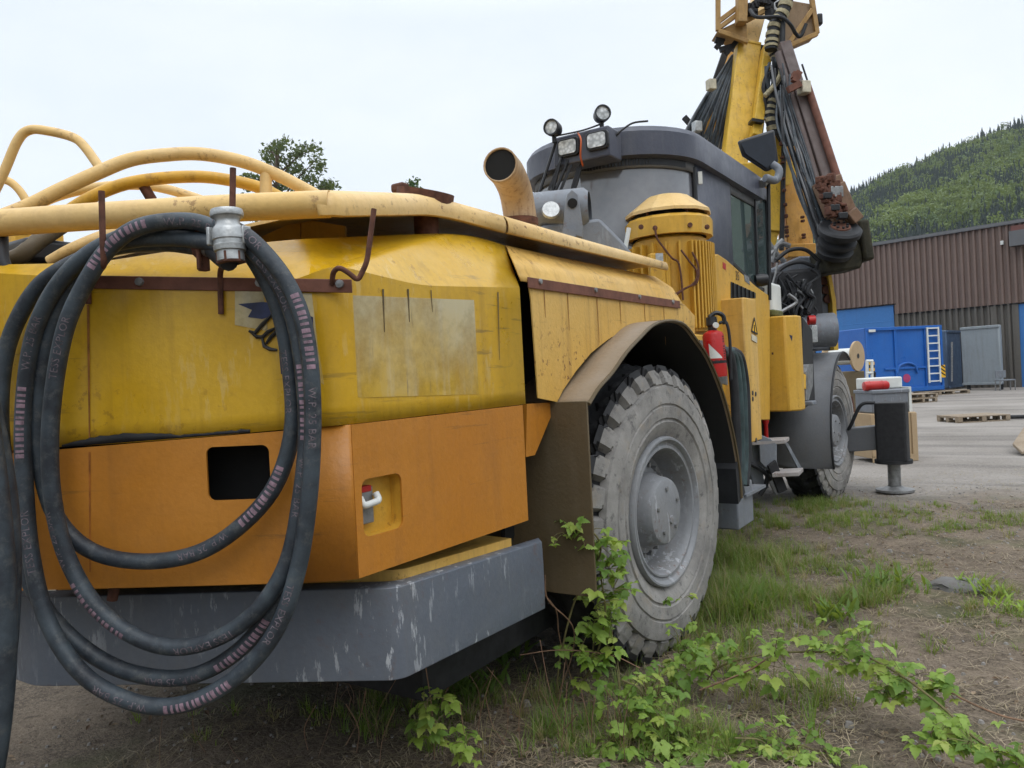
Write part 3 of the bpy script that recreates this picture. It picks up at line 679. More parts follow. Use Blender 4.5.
# lamp housing on the roof edge, lamps
def fwdbasis(yaw, tilt=0): return Matrix.Rotation(YAW+yaw, 3, 'Z') @ Matrix.Rotation(tilt, 3, 'X')
DH = 5.28
BH = Matrix.Identity(3)
hc = atD(583, 146, DH)
HY = hc.y; hL, hR = onY(553, 150, HY), onY(609, 143, HY); HW = hR.x-hL.x
lb = MB().box((hL+hR)/2+V((0, .10, 0)), (HW, .20, .205), BH).build('lamp_housing', M_['roof'], rig, bevel=.012)
for cx, cy in ((567.3, 147), (596.3, 140)):
    c = onY(cx, cy, HY-.03)
    Mx = BH
    q = rrect(-.072, -.052, .072, .052, .025)
    hl = MB().prism([c+Mx @ V((x*1.15, .035, y*1.18)) for x, y in q], Mx @ V((0, -.03, 0))).build('work_lamp', M_['black'], rig, bevel=.004)
    MB().prism([c+Mx @ V((x*.92, 0.0, y*.9)) for x, y in q], Mx @ V((0, -.006, 0))).build('lens', M_['lamp'], hl)
for cx, cy, yw in ((552.5, 128, -28), (602, 114, 8)):
    c = atD(cx, cy, DH-.02); Mx = fwdbasis(R_(yw)); d = Mx @ V((0, -1, 0))
    s = MB().lathe([(.0, -.09), (.035, -.085), (.05, -.05), (.056, -.0), (.056, .03), (.046, .03)], c, d, 24).build('work_lamp', M_['black'], rig)
    MB().lathe([(.047, .018), (.0, .024)], c, d, 24).build('lens', M_['lamp'], s)
    MB().tube([c-UP*.05+d*-.02, c-UP*.095+d*-.02], .016, 8).build('lamp_foot', M_['black'], s)
MB().tube(catmull([atD(578, 133, DH-.02), atD(581, 140, DH-.10), atD(580.5, 156, DH-.09), atD(583, 166, DH-.04)], 5), .006, 6).build('cable', plain('orange_cable', (.45, .09, .02), .6, bump=0), rig)
MB().tube(catmull([atD(556, 136, DH), atD(566, 134, DH-.03), atD(580, 131, DH-.04), atD(590, 128, DH-.03), atD(601, 124, DH)], 5), .006, 6).build('cable', M_['black'], rig)
MB().tube(catmull([atD(614, 137, DH), atD(622, 130, DH), atD(633, 123, DH), atD(648, 121, DH)], 5), [.012]*4+[.007]*12, 6).build('aerial', M_['black'], rig)
for a in (((556, 141), (546, 172), (538, 197)), ((561, 158), (555, 182), (548, 205)), ((568, 160), (560, 180), (551, 200)), ((582, 162), (576, 185), (570, 195))):
    MB().tube(catmull([atD(x, y, 5.35) for x, y in a], 5), .011, 6).build('cable', M_['black'], rig)
for a in (((560, 163), (549, 190)), ((571, 165), (560, 192)), ((578, 168), (571, 192))):
    MB().bar(atD(*a[0], 5.36), atD(*a[1], 5.36), .03, .02).build('wiper_arm', M_['black'], rig)
MB().box(onZ(700, 178, 2.9), (.03, .02, .09), Matrix.Rotation(YAW, 3, 'Z')).build('sticker', M_['white'], rig)
# cab base and yellow lower side
MB().loft([zz(cabplan(X1-.06, Y0c+.05, Y1c, RC-.05), 1.4), zz(cabplan(X1-.06, Y0c+.05, Y1c, RC-.05), 2.0), zz(cabplan(X1-.10, Y0c+.12, Y1c-.1, RC-.08), 2.06)], True).build('cab_base', M_['grey'], rig)
XY = -1.84
lw = pts(onX, XY, (712, 256), (718, 254), (727, 260), (757, 287), (770, 296), (770, 420), (712, 420))
MB().prism(lw, V((-.10, 0, 0))).build('cab_side_panel', M_['yellow'], rig, bevel=.008)
MB().prism(pts(onX, XY+.004, (731, 281.6), (755.8, 293), (755.8, 298), (731, 298)), V((-.002, 0, 0))).build('side_vent', M_['black'], rig)
vsl = MB()
for k in range(6): vsl.bar(onX(733+k*4, 282.8+k*1.8, XY+.006), onX(733.4+k*4, 298, XY+.006), .012, .02, V((1, 0, 0)))
vsl.build('vent_slats', M_['black'], rig)
def sign_text(body, p0, size, ex, ey, mat, parent, name='lettering', thick=.0015):
    """raised lettering: p0 lower left, ex/ey unit axes on the surface"""
    vs_, fs_ = text_mesh(body, size); nn = ex.cross(ey)
    mb = MB(); mb.v = [p0+ex*v.x+ey*v.y+nn*thick for v in vs_]; mb.f = fs_; mb.m = [0]*len(fs_)
    return mb.build(name, mat, parent, smooth=0, merge=False, fixn=False)
sign_text('35', onX(735.6, 279.6, XY+.003), .105, V((0, 1, 0)), UP, M_['blackprint'], rig)
MB().prism(pts(onX, XY+.003, (744, 274), (749, 277), (750, 285), (745, 281)), V((-.002, 0, 0))).build('badge', M_['steel'], rig)
MB().prism(pts(onX, XY+.003, (723, 262), (726, 264), (726, 270), (723, 268)), V((-.002, 0, 0))).build('badge', M_['red'], rig)

# ================================================================ RIBBED YELLOW MOTOR WITH CAP
XM = -2.0
mc = onX(672, 300, XM-.0); Dm = (mc-CAM).dot(FWD); rm_ = 41*Dm/F_PX
def zat(y): return (atD(672, y, Dm)).z
mo = V((mc.x, mc.y, 0))
mot = MB().lathe([(.0, zat(334)), (rm_*.88, zat(334)), (rm_*.88, zat(243)), (rm_*.80, zat(240))], mo, UP, 40)
fins = mot
for k in range(64):
    t = 2*math.pi*k/64; c = V((math.cos(t), math.sin(t), 0))
    Mx = Matrix((c, UP.cross(c), UP)).transposed()
    if math.cos(t-R_(-95)) > .55 and k % 3: continue
    fins.box(mo+c*rm_*.94+UP*(zat(333)+zat(246))/2, (.07, .012, zat(248)-zat(331)), Mx)
mot = fins.build('motor_body', M_['yellow'], rig, smooth=30)
gapm = MB()
MB().lathe([(rm_*.9, zat(240)), (rm_*1.04, zat(240)), (rm_*1.05, zat(224)), (rm_*.98, zat(221)), (rm_*.6, zat(221))], mo, UP, 16).build('motor_band', M_['yellow'], mot, smooth=15)
MB().lathe([(rm_*.5, zat(222)), (rm_*.5, zat(214))], mo, UP, 16).build('cap_neck', M_['black'], mot)
MB().lathe([(rm_*.9, zat(216.5)), (rm_*1.03, zat(217.5)), (rm_*1.03, zat(214.5)), (rm_*.50, zat(198)), (rm_*.32, zat(196)), (.0, zat(195.5))], mo, UP, 12).build('rain_cap', M_['pale'], mot, smooth=15)
for k in range(6):
    t = R_(60*k+20); MB().tube([mo+V((math.cos(t), math.sin(t), 0))*rm_*.9+UP*zat(222), mo+V((math.cos(t), math.sin(t), 0))*rm_*.9+UP*zat(215)], .008, 6).build('cap_stud', M_['rust'], mot)
jb = atD(651, 266, Dm-rm_*1.0)
MB().box(atD(660, 285, Dm-rm_*.92), (.14, .06, .42), fwdbasis(R_(10))).build('terminal_box', M_['yellow'], mot, bevel=.01)
MB().box(atD(659, 258, Dm-rm_*1.0), (.05, .03, .06), fwdbasis(0)).build('rating_plate', M_['alu'], mot)
for P in (((655, 228), (657, 238), (664, 248), (672, 258), (678, 262), (681, 275), (683, 300)), ((681, 250), (690, 262), (697, 272), (694, 283), (682, 290), (672, 298), (671, 312)), ((692, 252), (698, 265), (697, 282), (686, 288), (676, 296), (674, 308), (683, 318))):
    MB().tube(catmull([atD(x, y, Dm-rm_*1.08) for x, y in P], 5), .007, 6).build('cable', M_['rust'], mot)
bt_ = MB()
for x, y in ((655, 228), (641, 227), (690, 225), (707, 227)): bt_.lathe([(.0, .012), (.016, .01), (.018, 0)], atD(x, y, Dm-rm_*1.04), -FWD, 8)
bt_.build('bolts', M_['rust'], mot)
block('motor_mount', M_['yellow'], 640, 692, 722, 334, 352, -1.74, bevel=.01)
block('motor_foot', M_['yellow'], 655, 684, 716, 322, 337, -1.80, bevel=.01)
MB().prism(pts(onX, -1.86, (686, 345), (724, 345), (724, 420), (686, 390)), V((-.03, 0, 0))).build('side_bulkhead', M_['yellow'], rig)
MB().prism(pts(onX, -1.74, (684, 318), (690, 322), (697, 352), (694, 368), (688, 345)), V((-.03, 0, 0))).build('side_bracket', M_['yellow'], rig)

# ================================================================ SIDE COLUMN, TANK, STEPS
colm = block('side_column', M_['hood'], 723, 748.5, 759, 298, 444, -1.66, ch=.02, bevel=.008)
hb_ = MB()
for x, y in ((752.5, 393), (752.6, 399), (755.5, 394), (756, 440), (749.8, 446)): hb_.lathe([(.0, .004), (.018, .004), (.018, -.01)], onX(x, y, -1.66), (1, 0, 0), 12)
for x, y in ((743.5, 389), (743.7, 397), (742.5, 428), (743, 436)):
    yp = onX(748.5, 380, -1.66).y
    hb_.lathe([(.0, .004), (.016, .004), (.016, -.01)], onY(x, y, yp), (0, -1, 0), 12)
hb_.build('bolt_holes', M_['black'], colm)
wt = pts(onX, -1.656, (751.3, 331), (754, 318), (757, 334))
MB().prism(wt, V((.0015, 0, 0))).build('warning_sign', M_['warn'], colm, smooth=0)
tb = MB()
for i in range(3): tb.bar(wt[i]+V((.003, 0, 0)), wt[(i+1) % 3]+V((.003, 0, 0)), .012, .003, V((1, 0, 0)))
tb.box((wt[0]+wt[1]+wt[2])/3+V((.003, 0, -.01)), (.003, .014, .06)); tb.build('warning_border', M_['blackprint'], colm, smooth=0)
MB().prism(pts(onX, -1.656, (751.4, 334), (757, 337), (757, 343), (751.6, 340)), V((.0015, 0, 0))).build('warning_sign', M_['sticker'], colm, smooth=0)
tank = block('side_tank', M_['yellow'], 757, 797, 803.5, 315, 412, -1.64, ch=.09, bevel=.015)
yt = onX(797, 360, -1.64).y
def tk(x, z): return V((x, yt, z))
mid = V((-1.64-.045, yt+.055, 0)); n_ = V((1.2, -1, 0)).normalized(); tdir = V((1, 1.2, 0)).normalized()
zt_ = onX(797, 331, -1.64).z; zb_ = onX(797, 378, -1.64).z
sp = [mid+n_*.003-tdir*.04+UP*zt_, mid+n_*.003+tdir*.045+UP*(zt_-.01), mid+n_*.003+tdir*.045+UP*zb_, mid+n_*.003-tdir*.04+UP*(zb_+.05)]
MB().prism(sp, n_*.0012).build('worn_sticker', M_['sticker'], tank, smooth=0)
MB().prism([mid+n_*.005-tdir*.035+UP*(zt_-.03), mid+n_*.005+tdir*.0+UP*(zt_-.04), mid+n_*.005-tdir*.01+UP*(zt_-.09)], n_*.0012).build('sticker_print', M_['navy'], tank, smooth=0)
MB().box(V((-1.85, yt-.004, (zt_+zb_)/2+.02)), (.015, .006, .02)).build('tank_chip', M_['rust'], tank)
yv2 = yt+.01
MB().tube(fillet([onY(759, 367, yt-.03), onY(764, 366, yt-.05), onY(767, 372, yt-.06), onY(767, 384, yt-.06), onY(763, 395, yt-.05), onY(763, 413, yt-.05)], .06), .013).build('grab_rail', M_['pale'], rig)
MB().tube(fillet([onY(757, 402, yt-.1), onY(764, 391, yt-.1), onY(769, 394, yt-.1), onY(769, 402, yt-.1), onY(762, 406, yt-.1)], .05), .007, 6).build('cable', M_['red'], rig)
MB().lathe([(.0, 0), (.032, 0), (.032, -.2), (.02, -.22), (.02, -.42)], onY(764.5, 400, yt-.1), UP, 14).build('pull_switch', M_['red'], rig)
MB().tube([onY(763, 305, yt+.1), onY(763, 312, yt+.1)], .03).build('tank_neck', M_['steel'], rig)
# dark hose bundle beside the column
for i, (dx, m) in enumerate(((0, 'rubber'), (4.5, 'hoseg'), (9, 'hoseg'), (12.5, 'rubber'))):
    if m == 'hoseg' and m not in M_: M_[m] = plain('green_hose', (.035, .06, .062), .55, var=.5, scale=9)
    P = [(722+dx*.3, 352), (727+dx*.6, 352), (731+dx*.8, 360), (734+dx*.9, 385), (736+dx*.85, 420), (737+dx*.8, 455), (736+dx*.7, 485)]
    MB().tube(catmull([onX(x, y, -1.60-.0*i) for x, y in P], 5), .032).build('hose', M_[m], rig)
# bracket below the extinguisher
MB().prism(pts(onX, -1.66, (713, 379), (722, 378), (725, 420), (720, 421), (714, 395)), V((-.012, 0, 0))).build('extinguisher_bracket', M_['steel'], rig, bevel=.002)
MB().prism(pts(onX, -1.72, (700, 340), (726, 345), (728, 385), (706, 380)), V((-.012, 0, 0))).build('extinguisher_bracket', M_['steel'], rig)
# steps
M_['stepm'] = paint('rusty_tread', (.27, .25, .24), None, .5, dirt=.5, dirt_col=(.18, .09, .05), rust=.9, streak=.1, rough=.7, scale=2)
st = block('step_box', M_['grey'], 716, 738, 753.5, 486, 531, -1.62, bevel=.01)
MB().box(onX(736, 490, -1.75), (.3, .5, .02)).build('step_tread', M_['grey'], rig)
for i, (pp) in enumerate((((752, 447), (762, 437), (789, 431), (785, 441)), ((772, 478), (779, 468), (803, 463), (799, 473)))):
    D0 = (6.5, 6.35)[i]; P = [atD(x, y, D0+(.25 if k in (1, 2) else 0)) for k, (x, y) in enumerate(pp)]; z = sum(p.z for p in P)/4
    MB().prism([V((p.x, p.y, z)) for p in P], UP*-.035).build('step_tread', M_['stepm'], rig, bevel=.005)
MB().prism(pts(atD, 6.5, (759, 434), (771, 439), (777, 444), (777, 464), (768, 470), (760, 462)), FWD*.03).build('step_bracket', M_['grey'], rig, bevel=.006)
MB().prism(pts(atD, 6.45, (768, 466), (776, 460), (788, 490), (779, 494)), FWD*.04).build('step_bracket', M_['dark'], rig, bevel=.006)
MB().prism(pts(atD, 6.75, (763, 463), (775, 455), (786, 492), (776, 495), (768, 480)), FWD*.03).build('step_bracket', M_['fgrey'], rig)
MB().prism(pts(atD, 6.85, (785, 443), (788, 443), (803, 470), (801, 474)), FWD*.03).build('step_bracket', M_['grey'], rig)
MB().prism(pts(atD, 6.6, (748, 436), (763, 436), (764, 478), (770, 488), (756, 492), (748, 470)), FWD*.06).build('step_bracket', M_['grey'], rig, bevel=.01)
for a in (((747, 462), (762, 470), (771, 480)), ((744, 455), (742, 480), (740, 498)), ((760, 495), (766, 485), (768, 470))):
    MB().tube(catmull([atD(x, y, 6.55) for x, y in a], 4), .02, 8).build('hose', M_['rubber'], rig)

# ================================================================ fire extinguisher (rests in its bracket)
ext = empty('fire_extinguisher', onX(717, 377, -1.58)); EX = ext.location.copy()
tag(ext, 'red fire extinguisher strapped upright behind the rear wheel arch', 'fire extinguisher')
r_ = 10.5*((EX-CAM).dot(FWD))/F_PX; hh = 54*((EX-CAM).dot(FWD))/F_PX*.82
tilt = V((-.05, 0, 1)).normalized()
MB().lathe([(0, 0), (r_*.95, 0), (r_, .015), (r_, hh*.93), (r_*.9, hh), (r_*.3, hh+.02)], EX, tilt, 32).build('cylinder', M_['red'], ext)
MB().lathe([(r_*1.03, hh*.30), (r_*1.03, hh*.36)], EX, tilt, 32).build('strap', M_['black'], ext)
MB().lathe([(0, hh+.0), (r_*.42, hh), (r_*.42, hh+.04), (r_*.55, hh+.05), (r_*.5, hh+.10), (0, hh+.11)], EX, tilt, 16).build('valve', M_['black'], ext)
MB().tube(fillet([EX+UP*(hh+.10)+RGT*-.03, EX+UP*(hh+.13)+RGT*.01, EX+UP*(hh+.11)+RGT*.06, EX+UP*(hh+.05)+RGT*.065], .04), .014, 8).build('handle', M_['black'], ext)
MB().tube(catmull([EX+UP*(hh+.06)+RGT*.03, EX+UP*(hh+.06)+RGT*.075, EX+UP*(hh-.06)+RGT*.092, EX+UP*(hh-.3)+RGT*.088], 6), .010, 8).build('discharge_hose', M_['rubber'], ext)
MB().lathe([(0, .012), (.018, .012), (.02, 0)], EX+UP*(hh+.045)-FWD*r_*.42, -FWD, 12).build('gauge', M_['white'], ext)
def cyl(u, v, rr=1.012):                         # label coordinates on the bottle (u across -1..1, v height)
    t = u*1.25; d = (-FWD*math.cos(t)+RGT*math.sin(t)); return EX+tilt*(v*hh)+d*r_*rr
def cylpatch(poly, name, mat):
    mb = MB()
    (u0, v0), (u1, v1), v2 = poly
    n = 8; top = [cyl(u0+(u1-u0)*k/n, v0+(v2-v0)*k/n) for k in range(n+1)]; bot = [cyl(u0+(u1-u0)*k/n, v1) for k in range(n+1)]
    mb.loft([top, bot]).build(name, mat, ext, smooth=60)
cylpatch(((-.6, .76), (.35, .42), .44), 'label_wedge', M_['white'])
lab = MB()
for v in (.39, .365):
    for k in range(9):
        u = -.55+k*.1
        if k in (2, 6): continue
        lab.loft([[cyl(u, v), cyl(u+.07, v)], [cyl(u, v-.018), cyl(u+.07, v-.018)]])
for k in range(10):
    v = .92-k*.055
    if k == 3: continue
    lab.loft([[cyl(.55, v), cyl(.75, v)], [cyl(.55, v-.03), cyl(.75, v-.03)]])
lab.build('label_lines', M_['blackprint'], ext, smooth=0)
# white canister standing on the tank
ca = onY(757.5, 312, yt+.2); ca.z = onX(797, 315, -1.64).z
can = empty('white_canister', ca); tag(can, 'grimy white plastic canister standing on the yellow side tank', 'canister')
cw = .30
MB().prism([ca+V((x, y, .02)) for x, y in rrect(-.19, -.17, .19, .17, .04)], UP*.30).build('body', M_['white'], can, bevel=.03)
MB().lathe([(0, .42), (.035, .42), (.035, .37), (.05, .33)], ca+V((.04, -.06, 0)), UP, 16).build('cap', M_['black'], can)
MB().tube(fillet([ca+V((-.1, .05, .33)), ca+V((-.1, .05, .41)), ca+V((.06, .08, .41)), ca+V((.06, .08, .33))], .03), .014).build('grip', M_['white'], can)
MB().prism([ca+V((x, y, .0)) for x, y in rrect(-.2, -.18, .2, .18, .04)], UP*.07).build('grime_band', plain('moss_grime', (.10, .10, .03), .9, var=.5, scale=30), can, bevel=.02)
# ================================================================ BOOM, FEED, BASKET
def barpx(mb, a, b, w, h): return mb.bar(a, b, w, h, FWD)
DB = 9.4
# boom pedestal: grey plates and cylinder tube
ped = MB()
ped.prism(pts(atD, 9.0, (800, 262), (820, 260), (828, 292), (831, 350), (800, 350)), FWD*.5).build('boom_pedestal', M_['grey'], rig, bevel=.02)
MB().prism(pts(atD, 8.8, (768, 270), (800, 256), (822, 256), (826, 268), (802, 276), (768, 284)), FWD*.6).build('pedestal_top', M_['grey'], rig, bevel=.02)
MB().box(atD(786, 296, 8.7), (.62, .5, .5), fwdbasis(0)).build('valve_block', M_['dark'], rig, bevel=.02)
vb = MB(); random.seed(11)
for k in range(26):
    vb.box(atD(random.uniform(771, 806), random.uniform(278, 312), 8.42), (random.uniform(.03, .1), .08, random.uniform(.03, .09)), fwdbasis(0))
vb.build('valve_spools', M_['black'], rig, bevel=.005)
vs2 = MB()
for x, y in ((790, 298), (783, 305), (798, 291)): vs2.box(atD(x, y, 8.40), (.06, .06, .03), fwdbasis(0))
vs2.build('valve_tags', M_['white'], rig)
ct = atD(828, 330, 8.45)
cax = (RGT*.93-FWD*.10).normalized()
MB().lathe([(.185, -.3), (.185, .06), (.15, .06), (.15, -.2), (0, -.2)], ct, cax, 40).build('cylinder_tube', M_['grey'], rig)
MB().prism(pts(atD, 8.9, (826, 262), (829, 262), (836, 300), (838.5, 350), (834, 350), (832.5, 303)), FWD*.3).build('pedestal_edge', M_['boomy'], rig)
random.seed(61)
for k in range(22):
    x, y = random.uniform(772, 814), random.uniform(262, 300); P = [(x, y), (x+random.uniform(-8, 8), y+random.uniform(4, 14)), (x+random.uniform(-10, 10), y+random.uniform(14, 28)), (x+random.uniform(-8, 8), y+random.uniform(26, 44))]
    MB().tube(catmull([atD(a, min(b, 335), 8.38-.02*(k % 5)) for a, b in P], 5), random.choice((.012, .016, .022)), 6).build('hose', M_['rubber'] if k % 4 else M_['steel'], rig)
tri = pts(atD, 8.96, (811, 312), (814.5, 298), (817, 312))
MB().prism(tri, FWD*-.006).build('warning_sign', M_['warn'], rig, smooth=0)
for k in range(4): MB().lathe([(0, .03), (.05, .03), (.055, 0)], atD(821+k*2.2, 272+k*9, 8.98), -FWD, 8).build('pivot_bolt', M_['rust'], rig)
for P in (((800, 300), (806, 285), (812, 276), (818, 262)), ((805, 340), (804, 322), (806, 305), (812, 290)), ((808, 350), (806, 330), (808, 310), (815, 285)), ((770, 285), (782, 268), (800, 262), (818, 268)), ((772, 300), (778, 280), (790, 272), (812, 270)), ((776, 260), (790, 250), (806, 250), (820, 262))):
    MB().tube(catmull([atD(x, y, 8.5) for x, y in P], 5), .022, 8).build('hose', M_['rubber'], rig)
for P in (((772, 262), (776, 248), (783, 240)), ((770, 255), (780, 244), (790, 246)), ((767, 240), (775, 252), (785, 262))):
    MB().tube(catmull([atD(x, y, 8.9) for x, y in P], 5), .03, 8).build('hose', M_['steel'], rig)
MB().lathe([(0, 0), (.05, 0), (.05, -.07)], atD(815, 320, 8.2), cax, 12).build('plug', M_['red'], rig)
MB().box(atD(814, 334, 8.2), (.06, .05, .18), fwdbasis(0)).build('connector', M_['alu'], rig, bevel=.006)
# lower boom: orange column, side jack
lbm = MB().bar(atD(796.5, 258, DB), atD(789, 128, DB+.3), .31, .30, FWD)
MB().bar(atD(797, 259, DB-.02), atD(796.6, 246, DB-.02), .335, .34, FWD).build('boom_collar', M_['boomo'], rig, bevel=.01)
MB().bar(atD(772.5, 233, DB-.1), atD(778, 140, DB+.1), .17, .16, FWD).build('side_jack', M_['boomy'], rig, bevel=.01)
MB().bar(atD(766, 262, DB-.15), atD(774, 232, DB-.1), .09, .09, FWD).build('jack_rod', M_['boomy'], rig)
MB().tube([atD(781.5, 250, DB-.2), atD(784.5, 120, DB)], .03, 8).build('pipe', M_['dark'], rig)
bl = lbm; bl.mi = 1; random.seed(5)
for k in range(26):
    t = random.random(); e = random.choice((-9, 8.5))
    bl.box(atD(796.5+e*.95-t*7, 250-t*110, DB-.16), (.04, .05, .03), fwdbasis(0))
bl.build('lower_boom', [M_['boomo'], M_['rust']], rig, bevel=.008)
# upper boom: big yellow box girder with its slider and jack alongside
MB().bar(atD(748, 150, DB+.45), atD(760, 46, DB+.75), .32, .06, FWD).build('boom_backing', M_['feedm'] if 'feedm' in M_ else M_['dark'], rig)
UA, UB = atD(736.5, 140, DB+.1), atD(747.5, 47, DB+.5)
ub = MB().bar(UA+(UA-UB)*.4, UB, .29, .20, FWD).build('upper_boom', M_['boomy'], rig, bevel=.012)
MB().bar(UB, atD(761, -4, DB+.7), .21, .18, FWD).build('boom_extension', M_['pale'], rig, bevel=.01)
MB().bar(UB-(UB-UA)*.02, UB+(UB-UA)*.01, .285, .225, FWD).build('boom_collar', M_['boomy'], rig, bevel=.01)
MB().bar(atD(755.5, 138, DB-.15), atD(767, 48, DB+.3), .115, .14, FWD).build('boom_jack', M_['boomy'], rig, bevel=.012)
MB().tube([atD(768.5, 48, DB+.3), atD(779, -10, DB+.5)], .05, 12).build('jack_rod', M_['steel'], rig)
MB().bar(atD(755.5, 124, DB-.16), atD(756, 121, DB-.16), .14, .16, FWD).build('jack_clamp', M_['black'], rig)
MB().bar(UA+(UA-UB)*.38, atD(791, 176, DB+.15), .30, .24, FWD).build('boom_knuckle', M_['boomy'], rig, bevel=.02)
# spiral-wrapped hose with pale bands
def wrapped(P, r, name='wrapped_hose'):
    c = catmull([atD(*p) for p in P], 8)
    h = MB().tube(c, r, 10).build(name, M_['rubber'], rig)
    b = MB()
    for i in range(2, len(c)-3, 4): b.tube([c[i], c[i].lerp(c[i+1], .9), c[i+2]], r*1.13, 10)
    b.build('spiral_wrap', M_['wrap'], h)
wrapped([(773, 135, DB-.1), (770, 118, DB-.1), (771, 106, DB-.1), (776, 94, DB-.1)], .055)
wrapped([(771, 50, DB), (772, 40, DB), (775, 25, DB), (783, 12, DB), (789, -8, DB)], .075)
wrapped([(772, 48, DB+.1), (776, 58, DB+.1), (779, 68, DB+.1), (774, 78, DB+.1)], .06)
MB().tube(catmull([atD(765, 96, DB-.2), atD(774, 86, DB-.2), atD(780, 76, DB-.2), atD(781, 66, DB-.1)], 6), .03, 8).build('hose', M_['wrap'], rig)
random.seed(21)
for k in range(36):                                         # slack of black hoses under the boom head
    x = 767+k*.75; P = [(x+random.uniform(-2, 3), 62+random.uniform(-8, 10)), (x-2+random.uniform(-3, 3), 82+random.uniform(-6, 6)), (x+random.uniform(-3, 3), 104+random.uniform(-6, 8)), (x+6+random.uniform(-3, 4), 128+random.uniform(-4, 6)), (784+k*.4, 146)]
    MB().tube(catmull([atD(px, py, DB-.05-.02*(k % 5)) for px, py in P], 5), random.choice((.010, .014, .018)), 6).build('hose', M_['rubber'] if k % 4 else M_['hose'], rig)
MB().tube(catmull([atD(750, 10, DB), atD(757, 17, DB-.1), atD(780, 17, DB-.1), atD(790, 24, DB-.1), atD(796, 34, DB), (atD(801, 36, DB)), atD(806, 24, DB)], 5), .022, 8).build('hose', M_['rubber'], rig)
MB().tube([atD(782, 65, DB-.1), atD(783, -10, DB)], .035, 8).build('hose', M_['rubber'], rig)
# left fan of hoses and its rail
lf = MB().bar(atD(704, 160, DB+.5), atD(742, 46, DB+1.1), .30, .16, FWD).build('hose_rail', M_['boomo'], rig, bevel=.01)
random.seed(4)
MB().bar(atD(703, 155, DB+.75), atD(738, 52, DB+1.0), .40, .08, FWD).build('hose_tray', M_['dark'], rig)
for k in range(40):
    t = k/39; a = (681+t*40, 139+t*10); b = (731+t*12, 57-t*10)
    m1 = (a[0]*.6+b[0]*.4+random.uniform(-3.5, 3.5), a[1]*.6+b[1]*.4)
    MB().tube(catmull([atD(*a, DB+.35), atD(*m1, DB+.35-.02*(k % 4)), atD(*b, DB+.6)], 6), random.choice((.012, .016, .02)), 7).build('hose', M_['hose'] if k % 4 else M_['steel'], rig)
for x, y in ((711, 85), (697, 127)): MB().box(atD(x, y, DB+.2), (.10, .1, .13), fwdbasis(.3)).build('hose_clamp', M_['sticker'] if y < 100 else M_['alu'], rig, bevel=.01)
hdv = MB()
for a, b in (((715, 40), (724, 42)), ((716, 48), (723, 40)), ((720, 50), (734, 46)), ((726, 54), (736, 42)), ((684, 117), (692, 126))): hdv.bar(atD(*a, DB+.4), atD(*b, DB+.4), .06, .06, FWD)
hdv.build('rail_end', M_['dark'], rig)
M_['feedm'] = paint('feed_steel', (.10, .075, .07), (.14, .10, .09), .5, dirt=.5, dirt_col=(.05, .035, .03), rust=.9, streak=.3, rough=.6, scale=2)
# right feed beam with drill head
FA, FB = atD(843, 232, DB-.9), atD(784, 44, DB-.2)
MB().bar(FA, FB, .13, .12, FWD).build('feed_beam', M_['feedm'], rig, bevel=.01)
dv = (FA-FB).normalized()
off = RGT
MB().tube([FA+off*.085-FWD*.1, FB+(FA-FB)*.24+off*.07-FWD*.1], .042, 10).build('drill_steel', M_['ruststrip'], rig)
MB().tube([FA+off*.155, FB+(FA-FB)*.12+off*.135], .012, 6).build('guide_rod', M_['dark'], rig)
MB().tube([FA-off*.13-FWD*.02, FB+(FA-FB)*.05-off*.10], .045, 10).build('feed_cylinder', M_['feedm'], rig)
for k in range(16):
    s = -.155-.015*k
    t0 = random.uniform(.12, .40); j = lambda a: off*random.uniform(-a, a)-FWD*random.uniform(.02, .09)
    MB().tube(catmull([FB+(FA-FB)*t0+off*(s*.75+.02)+j(.05), FB+(FA-FB)*(t0+.17)+off*s+j(.03), FB+(FA-FB)*.62+off*s+j(.02), FB+(FA-FB)*.8+off*(s*.98)+j(.015), FB+(FA-FB)*1.05+off*(s*.9)+j(.02)], 5), random.choice((.010, .013, .015)), 7).build('feed_hose', random.choice((M_['fgrey'], M_['hose'], M_['hose'], M_['rubber'])), rig)
MB().box(atD(804, 88, DB-.55), (.11, .12, .14), fwdbasis(.2)).build('feed_clamp', M_['sticker'], rig, bevel=.01)
fc = MB()
for a, b in (((792, 75), (800, 77)), ((794, 82), (799, 72)), ((788, 90), (800, 84))): fc.bar(atD(*a, DB-.6), atD(*b, DB-.6), .07, .07, FWD)
fc.build('feed_clamp', M_['ruststrip'], rig)
# rusty rock drill above the drum
dh = MB()
dh.bar(atD(826, 180, DB-.95), atD(843, 232, DB-.95), .24, .26, FWD)
dh.bar(atD(834, 186, DB-1.0), atD(849, 222, DB-1.0), .16, .22, FWD)
dh.bar(atD(821, 184, DB-1.05), atD(833, 215, DB-1.05), .12, .2, FWD)
dh.bar(atD(848, 212, DB-1.1), atD(856, 222, DB-1.1), .12, .2, FWD)
RDM = paint('rock_drill_paint', (.20, .115, .07), (.27, .18, .12), .6, dirt=.85, dirt_col=(.06, .035, .02), rust=1, streak=.3, rough=.75, scale=2)
dd = dh; dd.mi = 1; random.seed(9)
for k in range(46):
    t = random.random()*.8; dd.box(atD(822+t*20+random.uniform(-7, 10), 178+t*44, DB-1.18), (random.uniform(.03, .12), .08, random.uniform(.03, .1)), fwdbasis(random.random()))
dd.build('rock_drill', [RDM, M_['rust']], rig, bevel=.012)
for x, y in ((827, 196), (834, 208), (842, 216)): MB().box(atD(x, y, DB-1.2), (.1, .08, .07), fwdbasis(0)).build('drill_port', M_['black'], rig, bevel=.01)
MB().box(atD(836, 192, DB-1.19), (.14, .06, .12), fwdbasis(.1)).build('drill_plate', M_['steel'], rig, bevel=.01)
